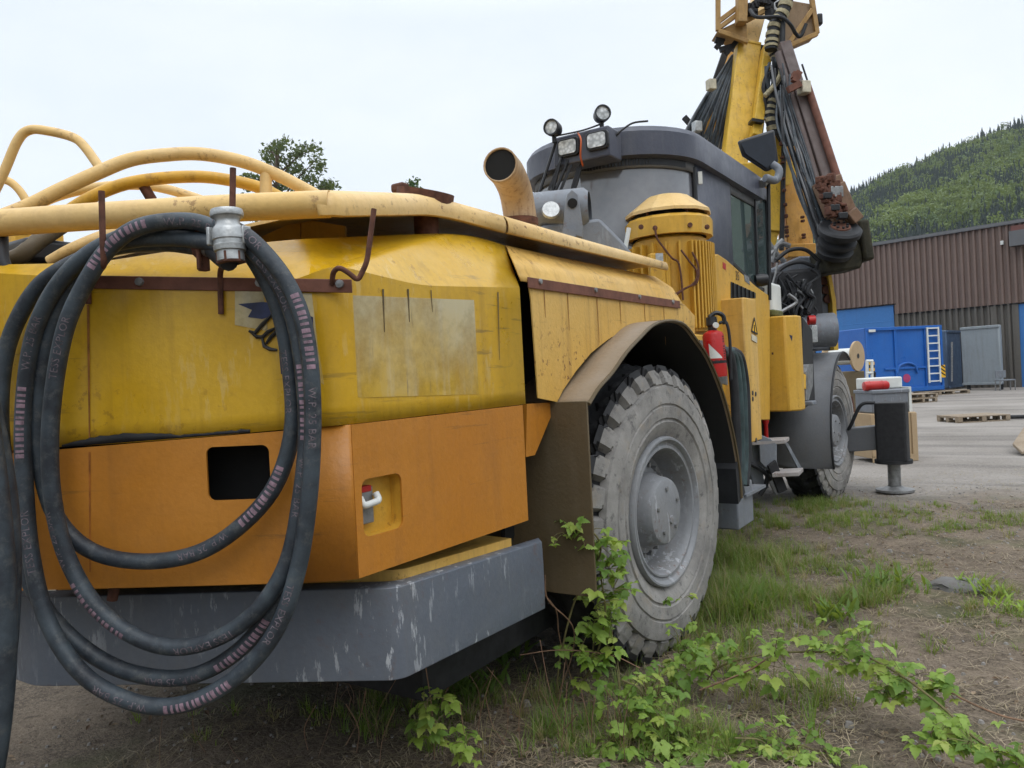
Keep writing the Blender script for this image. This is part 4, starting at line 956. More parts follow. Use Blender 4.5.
# hose drum (dark pulley) and head block
dc = atD(840, 229, DB-1.15); dax = (UP*.80-FWD*.60).normalized()
dr = MB().lathe([(0, .03), (.10, .03), (.12, .015), (.205, .02), (.225, .0), (.22, -.05), (.15, -.07), (.15, -.11), (.20, -.13), (.20, -.17), (.14, -.19), (.14, -.22), (.19, -.25), (.17, -.31), (0, -.31)], dc, dax, 40).build('hose_drum', M_['rubber'], rig)
MB().lathe([(0, .045), (.10, .04), (.105, .028)], dc, dax, 24).build('drum_hub', M_['rust'], dr)
for k in range(8): t = k*math.pi/4; MB().lathe([(0, .02), (.014, .018), (.015, 0)], dc+dax*.04+(RGT*math.cos(t)+dax.cross(RGT)*math.sin(t))*.07, dax, 6).build('hub_bolt', M_['dark'], dr)
hbk = MB()
hbk.prism(pts(atD, DB-1.0, (822, 250), (858, 240), (866, 252), (862, 268), (828, 273)), FWD*.4)
hbk.bar(atD(858, 222, DB-.9), atD(864, 262, DB-.9), .12, .3, FWD)
hbk.build('head_block', plain('mossy_steel', (.035, .032, .02), .9, var=.6, scale=14, bump=.4), rig, bevel=.03)
MB().tube(catmull([atD(818, 212, DB-.8), atD(822, 235, DB-.95), atD(822, 255, DB-.8), atD(826, 262, DB-.7)], 5), .06, 10).build('hose', M_['fgrey'], rig)
# basket at the boom top
M_['bask'] = paint('basket_paint', (.40, .235, .075), (.44, .28, .12), .5, dirt=.7, dirt_col=(.10, .055, .035), rust=1, streak=.3, rough=.65, scale=2)
bk = empty('basket', atD(766, 25, DB+.8)); bk.parent = rig; bk.location = atD(766, 25, DB+.8)-rig.location
MB().prism(pts(atD, DB+.3, (717, 31), (738, 21), (747, 24), (747, 40)), FWD*.3).build('basket_floor', M_['bask'], bk, bevel=.01)
MB().prism(pts(atD, DB+.3, (782, 49), (817, 34), (812, 4), (790, 0), (782, 8)), FWD*.25).build('basket_floor', paint('dark_brown_plate', (.24, .16, .09), None, .4, dirt=.5, rust=.8, rough=.7), bk, bevel=.01)  # right floor plate, a darker brown than the left one
rl = MB()
for a, b in (((718, 17), (718, -14)), ((718, 22), (738, 7)), ((719, 28), (738, 14)), ((738, 22), (738, -14)), ((718, 16), (718, 31)), ((718, 31), (748, 42)), ((740, 24), (770, 8)), ((782, 49), (817, 34)), ((817, 34), (811, -6)), ((790, 42), (812, 10))):
    rl.bar(atD(*a, DB+.28), atD(*b, DB+.28), .055, .055, FWD)
rl.build('basket_rail', M_['bask'], bk, bevel=.006)
MB().bar(atD(741, 24, DB+.2), atD(742, -10, DB+.2), .12, .14, FWD).build('basket_post', M_['bask'], bk, bevel=.01)
MB().box(atD(819, 20, DB+.5), (.07, .1, .14), fwdbasis(0)).build('basket_lamp', M_['black'], bk, bevel=.02)
random.seed(3)
fx = MB()
for k in range(30): fx.box(atD(random.uniform(746, 782), random.uniform(-6, 16), DB+.25), (random.uniform(.03, .12), .1, random.uniform(.03, .1)), fwdbasis(random.random()))
fx.build('control_fittings', M_['dark'], bk, bevel=.008)
# mirror on the cab corner
mr = MB().prism(pts(atD, 7.0, (738, 141), (775, 129), (779, 161), (775, 168), (767, 172), (743, 156)), FWD*.05+UP*.01).build('rear_mirror', M_['black'], rig, bevel=.02)
MB().prism(pts(atD, 6.985, (741, 143), (773, 132.5), (776, 160), (767, 168), (746, 154)), FWD*.006).build('mirror_back', plain('mirror_shell', (.012, .016, .025), .25, var=.2, bump=0), mr)
MB().tube(catmull([atD(772, 164, 7.0), atD(779, 170, 6.98), atD(776, 180, 6.96), atD(765, 178, 6.9)], 5), .035, 10).build('mirror_arm', M_['grey'], mr)
MB().tube([atD(768, 178, 7.0), atD(762, 184, 6.95)], .04, 10).build('mirror_arm', M_['alu'], mr)
MB().tube([atD(768.5, 183, 7.0), atD(769.5, 300, 7.0)], .018, 8).build('cab_grab_rail', M_['black'], rig)
MB().lathe([(0, -.06), (.05, -.06), (.06, 0), (.05, .05), (0, .06)], atD(761.5, 280, 6.95), RGT, 16).build('side_lamp', M_['black'], rig)
# front jack leg beyond the wheel
jb0 = onZ(895, 491, 0); 
jd = (jb0-CAM).dot(FWD)
JX = V((jb0.x, jb0.y, 0))
def jz(y): return atD(893, y, jd).z
jw = 14*jd/F_PX
MB().lathe([(0, .0), (.20, 0), (.20, .025), (.12, .035), (.08, .06), (.075, .06)], JX, UP, 32).build('jack_foot', M_['steel'], rig)
MB().tube([JX+UP*.03, JX+UP*jz(455)], .068, 20).build('jack_rod', M_['steel'], rig)
jk = MB()
Mj = Matrix.Rotation(0, 3, 'Z')
jk.prism([JX+V((x, y, jz(460))) for x, y in rrect(-jw*1.0, -jw, jw, jw, .03)], UP*(jz(402)-jz(460))).build('jack_leg', M_['dark'], rig, bevel=.01)
MB().lathe([(jw*.6, -.0), (jw*1.25, 0), (jw*1.25, .04), (jw*.6, .04)], JX+UP*(jz(463)), UP, 24).build('jack_collar', M_['dark'], rig)
MB().bar(JX+UP*jz(436)+V((0, .02, 0)), V((-2.4, JX.y+.1, jz(446))), .28, .27).build('jack_beam', M_['fgrey'], rig, bevel=.01)
MB().tube(catmull([JX+UP*jz(402)+V((-jw, -.05, 0)), JX+UP*jz(404)+V((-.3, -.1, 0)), JX+UP*jz(425)+V((-.42, -.1, 0)), JX+UP*jz(434)+V((-.5, 0, 0))], 6), .02, 8).build('hose', M_['rubber'], rig)
# working deck and front hull between cab and boom
MB().box((XC, 8.6, 1.35), (1.9, 2.6, .5)).build('front_deck', M_['dark'], rig, bevel=.03)
MB().prism(pts(onX, -1.72, (803, 318), (812, 330), (815, 400), (803, 410)), V((-.3, 0, 0))).build('deck_bracket', M_['dark'], rig)
MB().prism(pts(onX, -1.66, (806, 372), (809, 364), (813, 364), (813, 385), (809, 400), (806, 400)), V((-.05, 0, 0))).build('grab_bracket', M_['steel'], rig)
MB().prism(pts(onX, -1.66, (804, 374), (808, 376), (808, 390), (804, 388)), V((-.05, 0, 0))).build('grab_bracket', M_['warn'], rig)
MB().box(onX(808, 403, -1.66), (.12, .18, .04)).build('marker_lamp', M_['grey'], rig, bevel=.01)
# ================================================================ COILED HOSES ON THE HOOKS
HR = .0238
def hose_obj(name, label, loops, r, prints=(), grp=None):
    P = catmull([onC(x+2.2*noise.noise(V((i*.83, r*90+len(loops), 1))), y+2.2*noise.noise(V((i*.83, 7, r*50+len(loops)))), o) for i, (x, y, o) in enumerate(loops)], 7)
    if not prints: return tag(MB().tube(P, r, 16).build(name, M_['hose'], None, smooth=60), label, 'hose', grp), 0
    base = empty(name, V((P[0].x, P[0].y, 0))); tag(base, label, 'hose', grp)
    MB().tube(P, r, 16).build('hose_body', M_['hose'], base, smooth=60)
    Q = P[::-1]; L = [0]
    for a, b in zip(Q[:-1], Q[1:]): L.append(L[-1]+(b-a).length)
    def at(s):
        s = max(0, min(L[-1]-1e-4, s)); lo, hi = 0, len(L)-1
        while hi-lo > 1:
            m = (lo+hi)//2
            if L[m] <= s: lo = m
            else: hi = m
        f = (s-L[lo])/(L[hi]-L[lo]); p = Q[lo].lerp(Q[hi], f)
        i0, i1 = max(lo-1, 0), min(hi+1, len(Q)-1); t = (Q[i1]-Q[i0]).normalized(); return p, t
    def put(s, y, ph):
        p, t = at(s); o = C_N.cross(t).normalized(); n = t.cross(o).normalized(); a = ph+y/r
        return p+(n*math.cos(a)+o*math.sin(a))*(r*1.028)
    tx = MB(); br = MB()
    cache = {}
    for kind_, s, ph in prints:
        if kind_ == 'bars':
            for k in range(13):
                w_ = .0075 if k % 3 else .012; s0 = s+k*.0165
                q = [[put(s0, -.012+.006*j, ph) for j in range(5)], [put(s0+w_, -.012+.006*j, ph) for j in range(5)]]
                br.loft(q)
        else:
            vs_, fs_ = cache.setdefault(kind_, text_mesh(kind_, .030, 1.05))
            b = len(tx.v); tx.v += [put(s+v.x, v.y-.012, ph) for v in vs_]; tx.f += [tuple(i+b for i in f) for f in fs_]; tx.m += [0]*len(fs_)
    if tx.f: tx.build('lettering', M_['hprint'], base, smooth=0, merge=False, fixn=False)
    if br.f: br.build('printed_bars', M_['pink'], base, smooth=0, fixn=False)
    return base, L[-1]
M_['hprint'] = plain('faded_hose_print', (.135, .11, .125), .7, var=.7, scale=70, bump=0)
A_ = [(226, 262, .14), (214, 245, .12), (170, 238, .10), (120, 242, .10), (88, 262, .09), (62, 300, .08), (46, 350, .07), (38, 410, .07), (42, 470, .07), (57, 520, .07), (92, 550, .07), (142, 562, .07), (195, 554, .07), (240, 527, .07), (274, 487, .07), (292, 430, .07), (291, 370, .07), (280, 315, .08), (263, 275, .09), (242, 245, .10), (208, 226, .12), (175, 220, .14), (138, 229, .15), (107, 250, .15), (83, 287, .15), (67, 327, .15), (54, 380, .14), (50, 440, .14), (53, 500, .14), (66, 555, .13), (95, 605, .13), (135, 636, .13), (178, 647, .13), (222, 636, .13), (262, 605, .13), (288, 560, .13), (301, 500, .13), (306, 440, .13), (304, 380, .13), (296, 325, .13), (279, 285, .13), (257, 255, .13), (236, 236, .10), (214, 232, .06), (190, 232, .05)]
def seqp(total, s0, ph=0, step=1.15):
    out = []; s = s0; k = 0
    while s < total-.3:
        w = .35*math.sin(k*1.9+ph)
        out += [('TESS EXPLOR', s, w), ('bars', s+.34, w+.1), ('W.P. 25 BAR', s+.60, w+.05)]; s += step; k += 1
    return out
hA, LA = hose_obj('water_hose', 'black hose coiled innermost, ending in a grey coupling on the hook', A_, HR, seqp(4.9, .28))
B1 = [(196, 247, .07), (165, 244, .06), (120, 248, .05), (80, 258, .05), (42, 284, .05), (16, 322, .05), (4, 365, .05), (1, 425, .06), (8, 500, .06), (22, 562, .07), (48, 612, .08), (88, 652, .09), (135, 674, .09), (190, 676, .09), (238, 650, .09), (276, 604, .09), (298, 545, .09), (309, 480, .09), (311, 420, .08), (306, 360, .08), (293, 307, .07), (270, 268, .07), (246, 243, .07), (215, 228, .08), (180, 226, .09), (140, 232, .11), (102, 246, .12), (72, 268, .12), (47, 303, .11), (30, 350, .10), (23, 420, .10), (24, 490, .11), (31, 560, .13), (49, 625, .14), (86, 678, .15), (140, 704, .15), (190, 702, .15), (240, 674, .15), (278, 628, .15), (299, 568, .15), (309, 500, .155), (313, 435, .155), (311, 375, .155), (303, 322, .155), (288, 284, .155), (266, 254, .155), (243, 234, .15), (222, 226, .12), (205, 228, .09)]
hB, LB = hose_obj('water_hose', 'black hose in wider outer loops with a rusty clamp near its end', B1, HR, seqp(5.6, .05, 1.3))
cl_ = MB(); c0 = onC(203, 247, .075)
cl_.tube([onC(199, 246, .073), onC(207, 248, .077)], .036, 14); cl_.box(c0+UP*.045, (.03, .03, .035)); cl_.box(c0-UP*.045, (.025, .025, .05)); cl_.tube([c0+C_N*.03-UP*.07, c0+C_N*.03+UP*.07], .007, 8)
cl_.build('hose_clamp', M_['rust'], hB, bevel=.003)
MB().tube([onC(205, 248, .077), onC(216, 251, .09)], .024, 12).build('hose_nipple', M_['alu'], hB)
# cast coupling standing on the hook
ck = empty('coupling', onC(231, 260, .17)); CK = ck.location.copy(); ck.parent = hA; ck.location = CK-hA.location
s = 2.2/F_PX
def ch(y): return (260-y)*s*.99
cax_ = V((-.06, 0, 1)).normalized()
MB().lathe([(11*s, ch(262)), (13*s, ch(261)), (13*s, ch(252)), (15*s, ch(251)), (15.5*s, ch(246)), (14.5*s, ch(245)), (14.5*s, ch(241)), (15.6*s, ch(240)), (15.6*s, ch(231)), (14*s, ch(228)), (11.5*s, ch(225)), (11.5*s, ch(221)), (13*s, ch(218)), (15.5*s, ch(217)), (16*s, ch(214)), (15*s, ch(210.5)), (13*s, ch(210)), (11*s, ch(212)), (9*s, ch(225)), (9*s, ch(258))], CK, cax_, 36).build('coupling_body', M_['alu'], ck)
MB().lathe([(10*s, ch(264)), (13.6*s, ch(263)), (13.6*s, ch(253)), (12*s, ch(252))], CK, cax_, 6).build('rusty_nut', M_['rust'], ck)
MB().tube(catmull([onC(229, 262, .165), onC(222, 258, .13), onC(213, 250, .10)], 4), .026, 12).build('hose_tail', M_['rubber'], ck)
for k in (-1, 1): MB().box(CK+cax_*ch(236)+RGT*k*16.5*s, (.012, .03, .05)).build('cam_lever', M_['alu'], ck, bevel=.003)
el = []
for k in range(44):
    t = math.pi*.80-2*math.pi*k/43*1.9; g = k/43
    el.append((-146+(148+4*math.sin(k))*math.sin(-t+math.pi*0), 590-395*math.cos(t), .30+.10*g))
ell2 = [(x, min(y, 985), o) for x, y, o in el]
hose_obj('water_hose', 'fat blue-grey hose hanging down to the ground past the end of the bumper', ell2, .036)
# ================================================================ YARD BACKGROUND
# long hall: wall plane through two depths
def gp(px, D, z=0):
    """ground point seen in photo column px at forward depth D"""
    lo = (px-512)/F_PX*D; p = FWD*D+RGT*lo
    for _ in range(3):
        q = RM.transposed() @ (V((p.x, p.y, z))-CAM); e = px-(512+F_PX*q.x/-q.z); p = p+RGT*(e/F_PX*D)
    return V((p.x, p.y, z))
Wa, Wb = gp(868, 38.5), gp(1024, 33.5)
WU = (Wb-Wa).normalized(); WNn = V((WU.y, -WU.x, 0));
if WNn.dot(CAM-Wa) < 0: WNn = -WNn
def onW(px, py, off=0.0):
    d = ray(px, py); p = Wa+WNn*off; return CAM+d*((p-CAM).dot(WNn)/d.dot(WNn))
def wl(px, py=350): q = onW(px, py); return (q-Wa).dot(WU)
HT = (onW(868, 246).z+onW(1024, 224).z)/2
hall = empty('hall', V((Wa.x, Wa.y, 0))); tag(hall, 'long brown corrugated industrial hall with blue doors', 'building')
brown = paint('brown_cladding', (.175, .122, .102), (.215, .152, .130), .5, dirt=.2, dirt_col=(.08, .055, .05), rust=0, streak=.25, rough=.55, scale=.25, bump=.05)
lowc = paint('dark_cladding', (.120, .108, .094), (.145, .132, .115), .5, dirt=.2, dirt_col=(.05, .045, .04), rust=0, streak=.25, rough=.6, scale=.25, bump=.05)
bdoor = paint('blue_door_paint', (.045, .17, .44), (.055, .20, .48), .5, dirt=.1, rust=0, streak=.08, rough=.5, scale=.3, bump=.05)
def clad(x0, x1, z0, z1, mat, name, pitch=.26, dep=.10, off=0.0):
    mb = MB(); rows = [[], []]; n = int((x1-x0)/pitch)
    for i in range(n+1):
        for fx, d in ((0, 0), (.42, 0), (.55, 1), (.87, 1)):
            x = x0+(i+fx)*pitch
            if x > x1: break
            p = Wa+WU*x+WNn*(off+dep*d); rows[0].append(V((p.x, p.y, z0))); rows[1].append(V((p.x, p.y, z1)))
    mb.loft(rows); return mb.build(name, mat, hall, smooth=0)
xl, xr = wl(700), wl(1180)
zc1 = onW(880, 305).z; zc2 = onW(960, 308).z
xd1 = wl(892.5, 300)
xd0 = wl(815)
xq = xl+math.ceil((xd1-xl)/.26)*.26
clad(xl, xr, max(zc1, zc2), HT, brown, 'upper_cladding')
clad(xq, xr, zc2, zc1+.01, brown, 'upper_cladding', off=-.003)
clad(xd1, wl(1017), 0, zc2, lowc, 'lower_cladding', off=-.10)
clad(xl, xd0, 0, zc1, lowc, 'lower_cladding', off=-.10)
clad(wl(1017)+4.5, xr, 0, zc2, lowc, 'lower_cladding', off=-.10)
wm = Matrix((WU, WNn, UP)).transposed()
def wbox(x0, x1, z0, z1, off, dep, name, mat, par=None, bevel=.01):
    p = Wa+WU*(x0+x1)/2+WNn*(off+dep/2)+UP*(z0+z1)/2
    return MB().box(p, (x1-x0, dep, z1-z0), wm).build(name, mat, par or hall, bevel=bevel)
d1 = wbox(xd0, xd1, 0, zc1, -.14, .08, 'door', bdoor)
for k in range(1, 5): wbox(xd0, xd1, zc1*k/5-.015, zc1*k/5+.015, -.065, .012, 'door_rib', bdoor, d1)
d2 = wbox(wl(1017), wl(1017)+4.5, 0, zc2-.05, -.14, .08, 'door', bdoor)
for x in (wl(1017), wl(995)): wbox(x-.12, x+.12, 0, zc2, -.06, .05, 'door_post', lowc)
wbox(xl, xr, HT, HT+.10, -.1, .28, 'eaves_flashing', M_['fgrey'])
wbox(xl, xd1+.15, zc1-.06, zc1, -.1, .1, 'drip_edge', M_['dark']); wbox(xd1+.15, xr, zc2-.06, zc2, -.1, .1, 'drip_edge', M_['dark'])
MB().prism([Wa+WU*xl+WNn*.1+UP*(HT+.05), Wa+WU*xr+WNn*.1+UP*(HT+.05), Wa+WU*xr-WNn*14+UP*(HT+1.6), Wa+WU*xl-WNn*14+UP*(HT+1.6)], UP*.12).build('roof', M_['fgrey'], hall)
MB().prism([Wa+WU*xl-WNn*.3, Wa+WU*xr-WNn*.3, Wa+WU*xr-WNn*13, Wa+WU*xl-WNn*13], UP*HT).build('hall_core', lowc, hall)
vx = wl(1012, 240); wbox(vx, vx+1.4, onW(1014, 247).z, onW(1014, 232).z, .08, .35, 'wall_unit', M_['fgrey'])
wbox(vx, vx+1.4, onW(1014, 231).z, onW(1014, 226).z, .08, .04, 'wall_patch', paint('red_brown_panel', (.16, .06, .05), rust=0))
lx = wl(1003, 243); wbox(lx-.06, lx+.06, onW(1003, 245).z, onW(1003, 241).z, .07, .1, 'wall_lamp', M_['white'])
# ---- blue container (open skip) with ladder
c0 = gp(943, 31.0); c1 = gp(868, 30.2); HCt = atD(943, 325, 31.0).z
cu = (c1-c0).normalized(); cn = V((-cu.y, cu.x, 0)); cn = -cn if cn.dot(CAM-c0) < 0 else cn
Lc = (c1-c0).length; back_ = -cn; ZB0 = .16
skip = empty('container', c0); tag(skip, 'bright blue steel container with a white ladder on its corner', 'container')
cblue = paint('container_blue', (.012, .105, .40), (.03, .145, .47), .5, dirt=.12, dirt_col=(.03, .05, .12), rust=.05, streak=.15, rough=.35, scale=.5)
cdark = paint('container_dark_blue', (.012, .035, .15), None, .4, dirt=.2, rust=.05, rough=.45, scale=.5)  # darker copy of the container blue, for its end face
def cp(s, t, z): p = c0+cu*s+back_*t; return V((p.x, p.y, z))
DW = 2.3
MB().prism([cp(0, 0, ZB0), cp(Lc, 0, ZB0), cp(Lc, DW, ZB0), cp(0, DW, ZB0)], UP*(HCt-ZB0)).build('body', cblue, skip, bevel=.03)
MB().prism([cp(-.02, .1, ZB0+.1), cp(-.02, DW-.1, ZB0+.1), cp(-.02, DW-.1, HCt-.15), cp(-.02, .1, HCt-.15)], -cu*.02).build('end_panel', cdark, skip)
cM = Matrix((cu, cn, UP)).transposed()
rb_ = MB()
for s_ in (.02, .75, Lc*.62, Lc-.05): rb_.box(cp(s_, -.03, (HCt+ZB0)/2), (.10, .08, HCt-ZB0), cM)
rb_.box(cp(Lc/2, -.04, HCt-.06), (Lc, .1, .12), cM); rb_.box(cp(Lc/2, -.04, ZB0+.1), (Lc, .1, .16), cM)
rb_.box(cp(Lc*.42, -.03, ZB0+.95), (Lc*.7, .06, .08), cM)
rb_.build('body_rib', cblue, skip, bevel=.01)
MB().tube(catmull([cp(Lc*.62, -.05, ZB0+.75), cp(Lc*.58, -.05, ZB0+1.05), cp(Lc*.48, -.05, ZB0+1.15), cp(Lc*.38, -.05, ZB0+1.05), cp(Lc*.34, -.05, ZB0+.75)], 5), .05, 8).build('hook_arch', cblue, skip)
ld = MB(); s1, s2 = .20, .72
for s_ in (s1, s2): ld.box(cp(s_, -.12, ZB0+1.42), (.06, .05, 2.2), cM)
for k in range(8): ld.box(cp((s1+s2)/2, -.12, ZB0+.38+k*.30), (s2-s1, .045, .05), cM)
ld.build('ladder', M_['white'], skip)
hz_ = MB(); hz_.box(cp(.02, -.075, ZB0+.75), (.22, .012, .5), cM); hs = hz_.build('hazard_sign', M_['warn'], skip)
st_ = MB()
for k in range(3): st_.prism([cp(-.08, -.083, ZB0+.55+k*.15), cp(.12, -.083, ZB0+.68+k*.15), cp(.12, -.083, ZB0+.74+k*.15), cp(-.08, -.083, ZB0+.61+k*.15)], cn*.003)
st_.build('hazard_stripe', M_['blackprint'], hs, smooth=0)
MB().lathe([(0, .0), (.17, 0), (.17, -.02)], cp(Lc*.48, -.012, ZB0+.55), cn, 24).build('round_badge', paint('pink_red_badge', (.35, .03, .12), rust=0), skip)
MB().box(cp(Lc-.25, -.095, HCt-.12), (.3, .01, .1), cM).build('label_plate', M_['white'], skip)
# second, grey-blue container behind it and pale grey steel box
def slab(name, label, cat, a, b, top, deep, mat, z0=.1, rib=True):
    o = empty(name, a); tag(o, label, cat); u = (b-a).normalized(); n2 = V((-u.y, u.x, 0)); n2 = -n2 if n2.dot(CAM-a) < 0 else n2
    MB().prism([a+UP*z0, b+UP*z0, b-n2*deep+UP*z0, a-n2*deep+UP*z0], UP*(top-z0)).build('body', mat, o, bevel=.05)
    M2 = Matrix((u, n2, UP)).transposed(); L2 = (b-a).length
    for z in (z0+.05, top-.06): MB().box((a+b)/2+n2*.02+UP*z, (L2, .06, .1), M2).build('edge_rail', mat, o, bevel=.01)
    return o, u, n2
sl, u2, n2 = slab('container', 'narrow grey-blue container end between the bright blue one and the pale box', 'container', gp(949, 33.5), gp(963, 35.0), atD(955, 330, 34).z, 1.2, paint('slate_container', (.055, .09, .15), None, .4, dirt=.3, rust=.1, scale=.6))
MB().tube([gp(952, 33.3, .4), gp(952, 33.3, 2.1)], .04).build('lock_rod', M_['steel'], sl)
pg_, u3, n3 = slab('storage_box', 'pale grey steel storage box standing against the hall wall', 'storage box', gp(963, 33.2), gp(1002, 32.0), atD(980, 326, 32.6).z, .25, paint('pale_grey_steel', (.24, .27, .29), (.3, .33, .35), .5, dirt=.2, rust=.02, streak=.25, scale=.5), z0=.22)
for f in (.08, .92): MB().box(gp(963, 33.2).lerp(gp(1002, 32.0), f)-n3*.3+UP*.11, (.12, .5, .22)).build('foot', M_['dark'], pg_)
# grey bench beside it
bn = empty('bench', gp(1005, 31.3)); tag(bn, 'small grey metal bench beside the pale storage box', 'bench')
ba, bb = gp(998, 31.3), gp(1013, 31.3)
MB().box((ba+bb)/2+UP*.42, ((bb-ba).length, .4, .05), fwdbasis(0)).build('seat', M_['grey'], bn, bevel=.01)
MB().box((ba+bb)/2+UP*.66+FWD*.2+RGT*-.05, ((bb-ba).length*.7, .05, .3), fwdbasis(0)).build('backrest', M_['grey'], bn, bevel=.01)
for q in (ba+FWD*-.15, bb+FWD*-.15, ba+FWD*.15, bb+FWD*.15): MB().tube([q, q+UP*.42], .022, 8).build('leg', M_['steel'], bn)
# ---- pallets
wood = paint('grey_wood', (.25, .19, .13), (.34, .28, .21), .6, dirt=.5, dirt_col=(.10, .08, .06), rust=0, streak=.2, rough=.85, scale=1.5)
def pallet_mb(L, W_, h=.144):
    p = MB()
    for i in range(7): p.box((0, -W_/2+.05+i*(W_-.1)/6, h-.011), (L, .1, .022))
    for x in (-L/2+.05, 0, L/2-.05): p.box((x, 0, h-.033), (.1, W_, .022))
    for x in (-L/2+.05, 0, L/2-.05):
        for y in (-W_/2+.06, 0, W_/2-.06): p.box((x, y, h-.082), (.1, .12, .078))
    for y in (-W_/2+.06, 0, W_/2-.06): p.box((0, y, .011), (L, .1, .022))
    return p
pal0 = pallet_mb(1.2, .8).build('pallet', wood, None, smooth=0)
def pallet(px, D, z, rz, label, first=False):
    o = pal0 if first else pal0.copy()
    if not first: COL.objects.link(o)
    p = gp(px, D); o.location = (p.x, p.y, z); o.rotation_euler = (0, 0, rz); tag(o, label, 'pallet', 'wooden pallets in the yard'); return o
pallet(973, 17.6, .0, YAW+R_(3), 'weathered pallet lying alone on the open gravel', True)
o = pallet(914, 26.0, .0, YAW+R_(20), 'pallet lying behind the plywood crate, lower of two'); o = pallet(914.5, 26.1, .15, YAW+R_(14), 'pallet behind the plywood crate, on top of another pallet')
pallet(934, 30.6, .0, YAW+R_(5), 'pallet under the ladder end of the blue container'); pallet(950, 30.9, .0, YAW+R_(-12), 'dark pallet at the foot of the blue container, beside the narrow grey-blue container')
rd = MB().tube([gp(1002, 17.5, .06), gp(1040, 17.2, .06)], .045, 10).build('steel_rod', M_['dark']); tag(rd, 'dark steel rod lying on the gravel from the lone pallet', 'rod')
# wooden board at the right edge
bp_ = gp(1013, 11.6); bd = MB().prism([bp_+UP*.10, gp(1022, 11.2, .02), gp(1050, 11.6, .03), gp(1048, 12.2, .3), gp(1024, 12.2, .28)], UP*.05).build('wooden_board', wood, None, bevel=.01); tag(bd, 'brown wooden board propped on bare gravel away from the crate and pallets', 'board')
# ---- plywood crate with grey bin, red cylinder, white tray
k0 = gp(884, 11.6); crate = empty('plywood_crate', k0); tag(crate, 'tan plywood crate standing behind the jack leg', 'crate')
ply = paint('plywood', (.40, .285, .165), (.46, .345, .22), .5, dirt=.25, dirt_col=(.25, .15, .07), rust=0, streak=.15, rough=.75)
CM = fwdbasis(R_(4))
wcr = 46*11.6/F_PX; hz1 = atD(884, 412, 11.6).z
MB().box(k0+UP*(hz1/2+.03), (wcr, .6, hz1-.06), CM).build('panel', ply, crate, bevel=.008)
cb2 = MB()
for s_ in (-1, 1): cb2.box(k0+CM @ V((s_*(wcr/2-.04), -.312, 0))+UP*(hz1/2+.03), (.08, .02, hz1-.08), CM)
cb2.box(k0+UP*.05+CM @ V((0, -.312, 0)), (wcr, .02, .1), CM); cb2.build('batten', ply, crate, bevel=.004)
zb2 = atD(884, 389, 11.6).z
gb = empty('grey_bin', k0+UP*hz1); tag(gb, 'grey plastic bin on top of the plywood crate', 'bin')
mb = MB(); mb.box(k0+UP*(hz1+zb2)/2+V((0, 0, .002)), (wcr*.8, .5, zb2-hz1), CM); mb.build('bin_body', M_['grey'], gb, bevel=.02)
MB().box(k0+UP*(zb2-.03), (wcr*.84, .54, .05), CM).build('bin_rim', M_['grey'], gb, bevel=.01)
MB().box(k0+UP*(hz1+zb2)/2+CM @ V((wcr*.44, -.1, 0)), (.04, .3, zb2-hz1+.05), CM).build('bin_end', M_['white'], gb)
tr_ = MB(); zt2 = atD(884, 376, 11.9).z
tr_.box(k0+CM @ V((.02, .08, 0))+UP*(zb2+.09), (wcr*.82, .3, .17), CM); tag(tr_.build('white_tray', M_['white'], None, bevel=.02), 'shallow white tray lying on the grey bin', 'tray')
rc_ = gp(876, 11.45, zb2+.06); rcy = empty('red_cylinder', rc_); tag(rcy, 'short red cylinder lying across the grey bin', 'cylinder')
MB().lathe([(0, -.19), (.065, -.18), (.07, -.15), (.07, .15), (.05, .18), (.0, .19)], rc_, RGT, 20).build('body', M_['red'], rcy)
for s_ in (-.1, .08): MB().lathe([(.072, -.012), (.074, 0), (.072, .012)], rc_+RGT*s_, RGT, 20).build('band', M_['red'], rcy)
# cable drum on a heap behind the front wheel
rl_ = empty('cable_drum', gp(856, 15.0)); tag(rl_, 'small wooden cable drum with white wrapped core beyond the front wheel', 'cable drum')
rc2 = atD(857, 356, 15.0); rax = (RGT*.66-FWD*.75).normalized()
for h in (0, -.55): MB().lathe([(0, .02), (.29, .02), (.29, -.02), (0, -.02)], rc2+rax*h-RGT*(0), rax, 28).build('flange', ply, rl_)
MB().lathe([(.16, -.03), (.16, -.52)], rc2, rax, 24).build('wrapped_core', M_['white'], rl_)
MB().lathe([(0, .025), (.05, .025)], rc2, rax, 12).build('bore', M_['black'], rl_)
MB().box(V((rc2.x, rc2.y, (rc2.z-.29)/2))-rax*.25, (.5, .5, rc2.z-.29), fwdbasis(R_(20))).build('stand', M_['fend'], rl_, bevel=.02)
wf = empty('trestle', gp(869, 16.5)); tag(wf, 'white upright trestle standing in front of the blue container', 'trestle')
for x in (867, 872): MB().tube([gp(x, 16.5, .0), atD(x, 361, 16.5)], .03, 8).build('post', M_['white'], wf)
MB().tube([atD(866, 361, 16.5), atD(873, 361, 16.5)], .03, 8).build('top_bar', M_['white'], wf)
MB().tube([atD(866, 373, 16.5), atD(873, 373, 16.5)], .03, 8).build('cross_bar', M_['white'], wf)
ys = empty('hazard_post', gp(874.5, 17.5)); tag(ys, 'short post with yellow and black striped head by the white frame', 'post')
MB().tube([gp(874.5, 17.5), atD(874.5, 372, 17.5)], .03, 8).build('post', M_['dark'], ys)
for k in range(4): MB().lathe([(.06, k*.07), (.06, k*.07+.068)], V((gp(874.5, 17.5).x, gp(874.5, 17.5).y, atD(874, 374, 17.5).z)), UP, 12).build('band', M_['warn'] if k % 2 else M_['black'], ys)
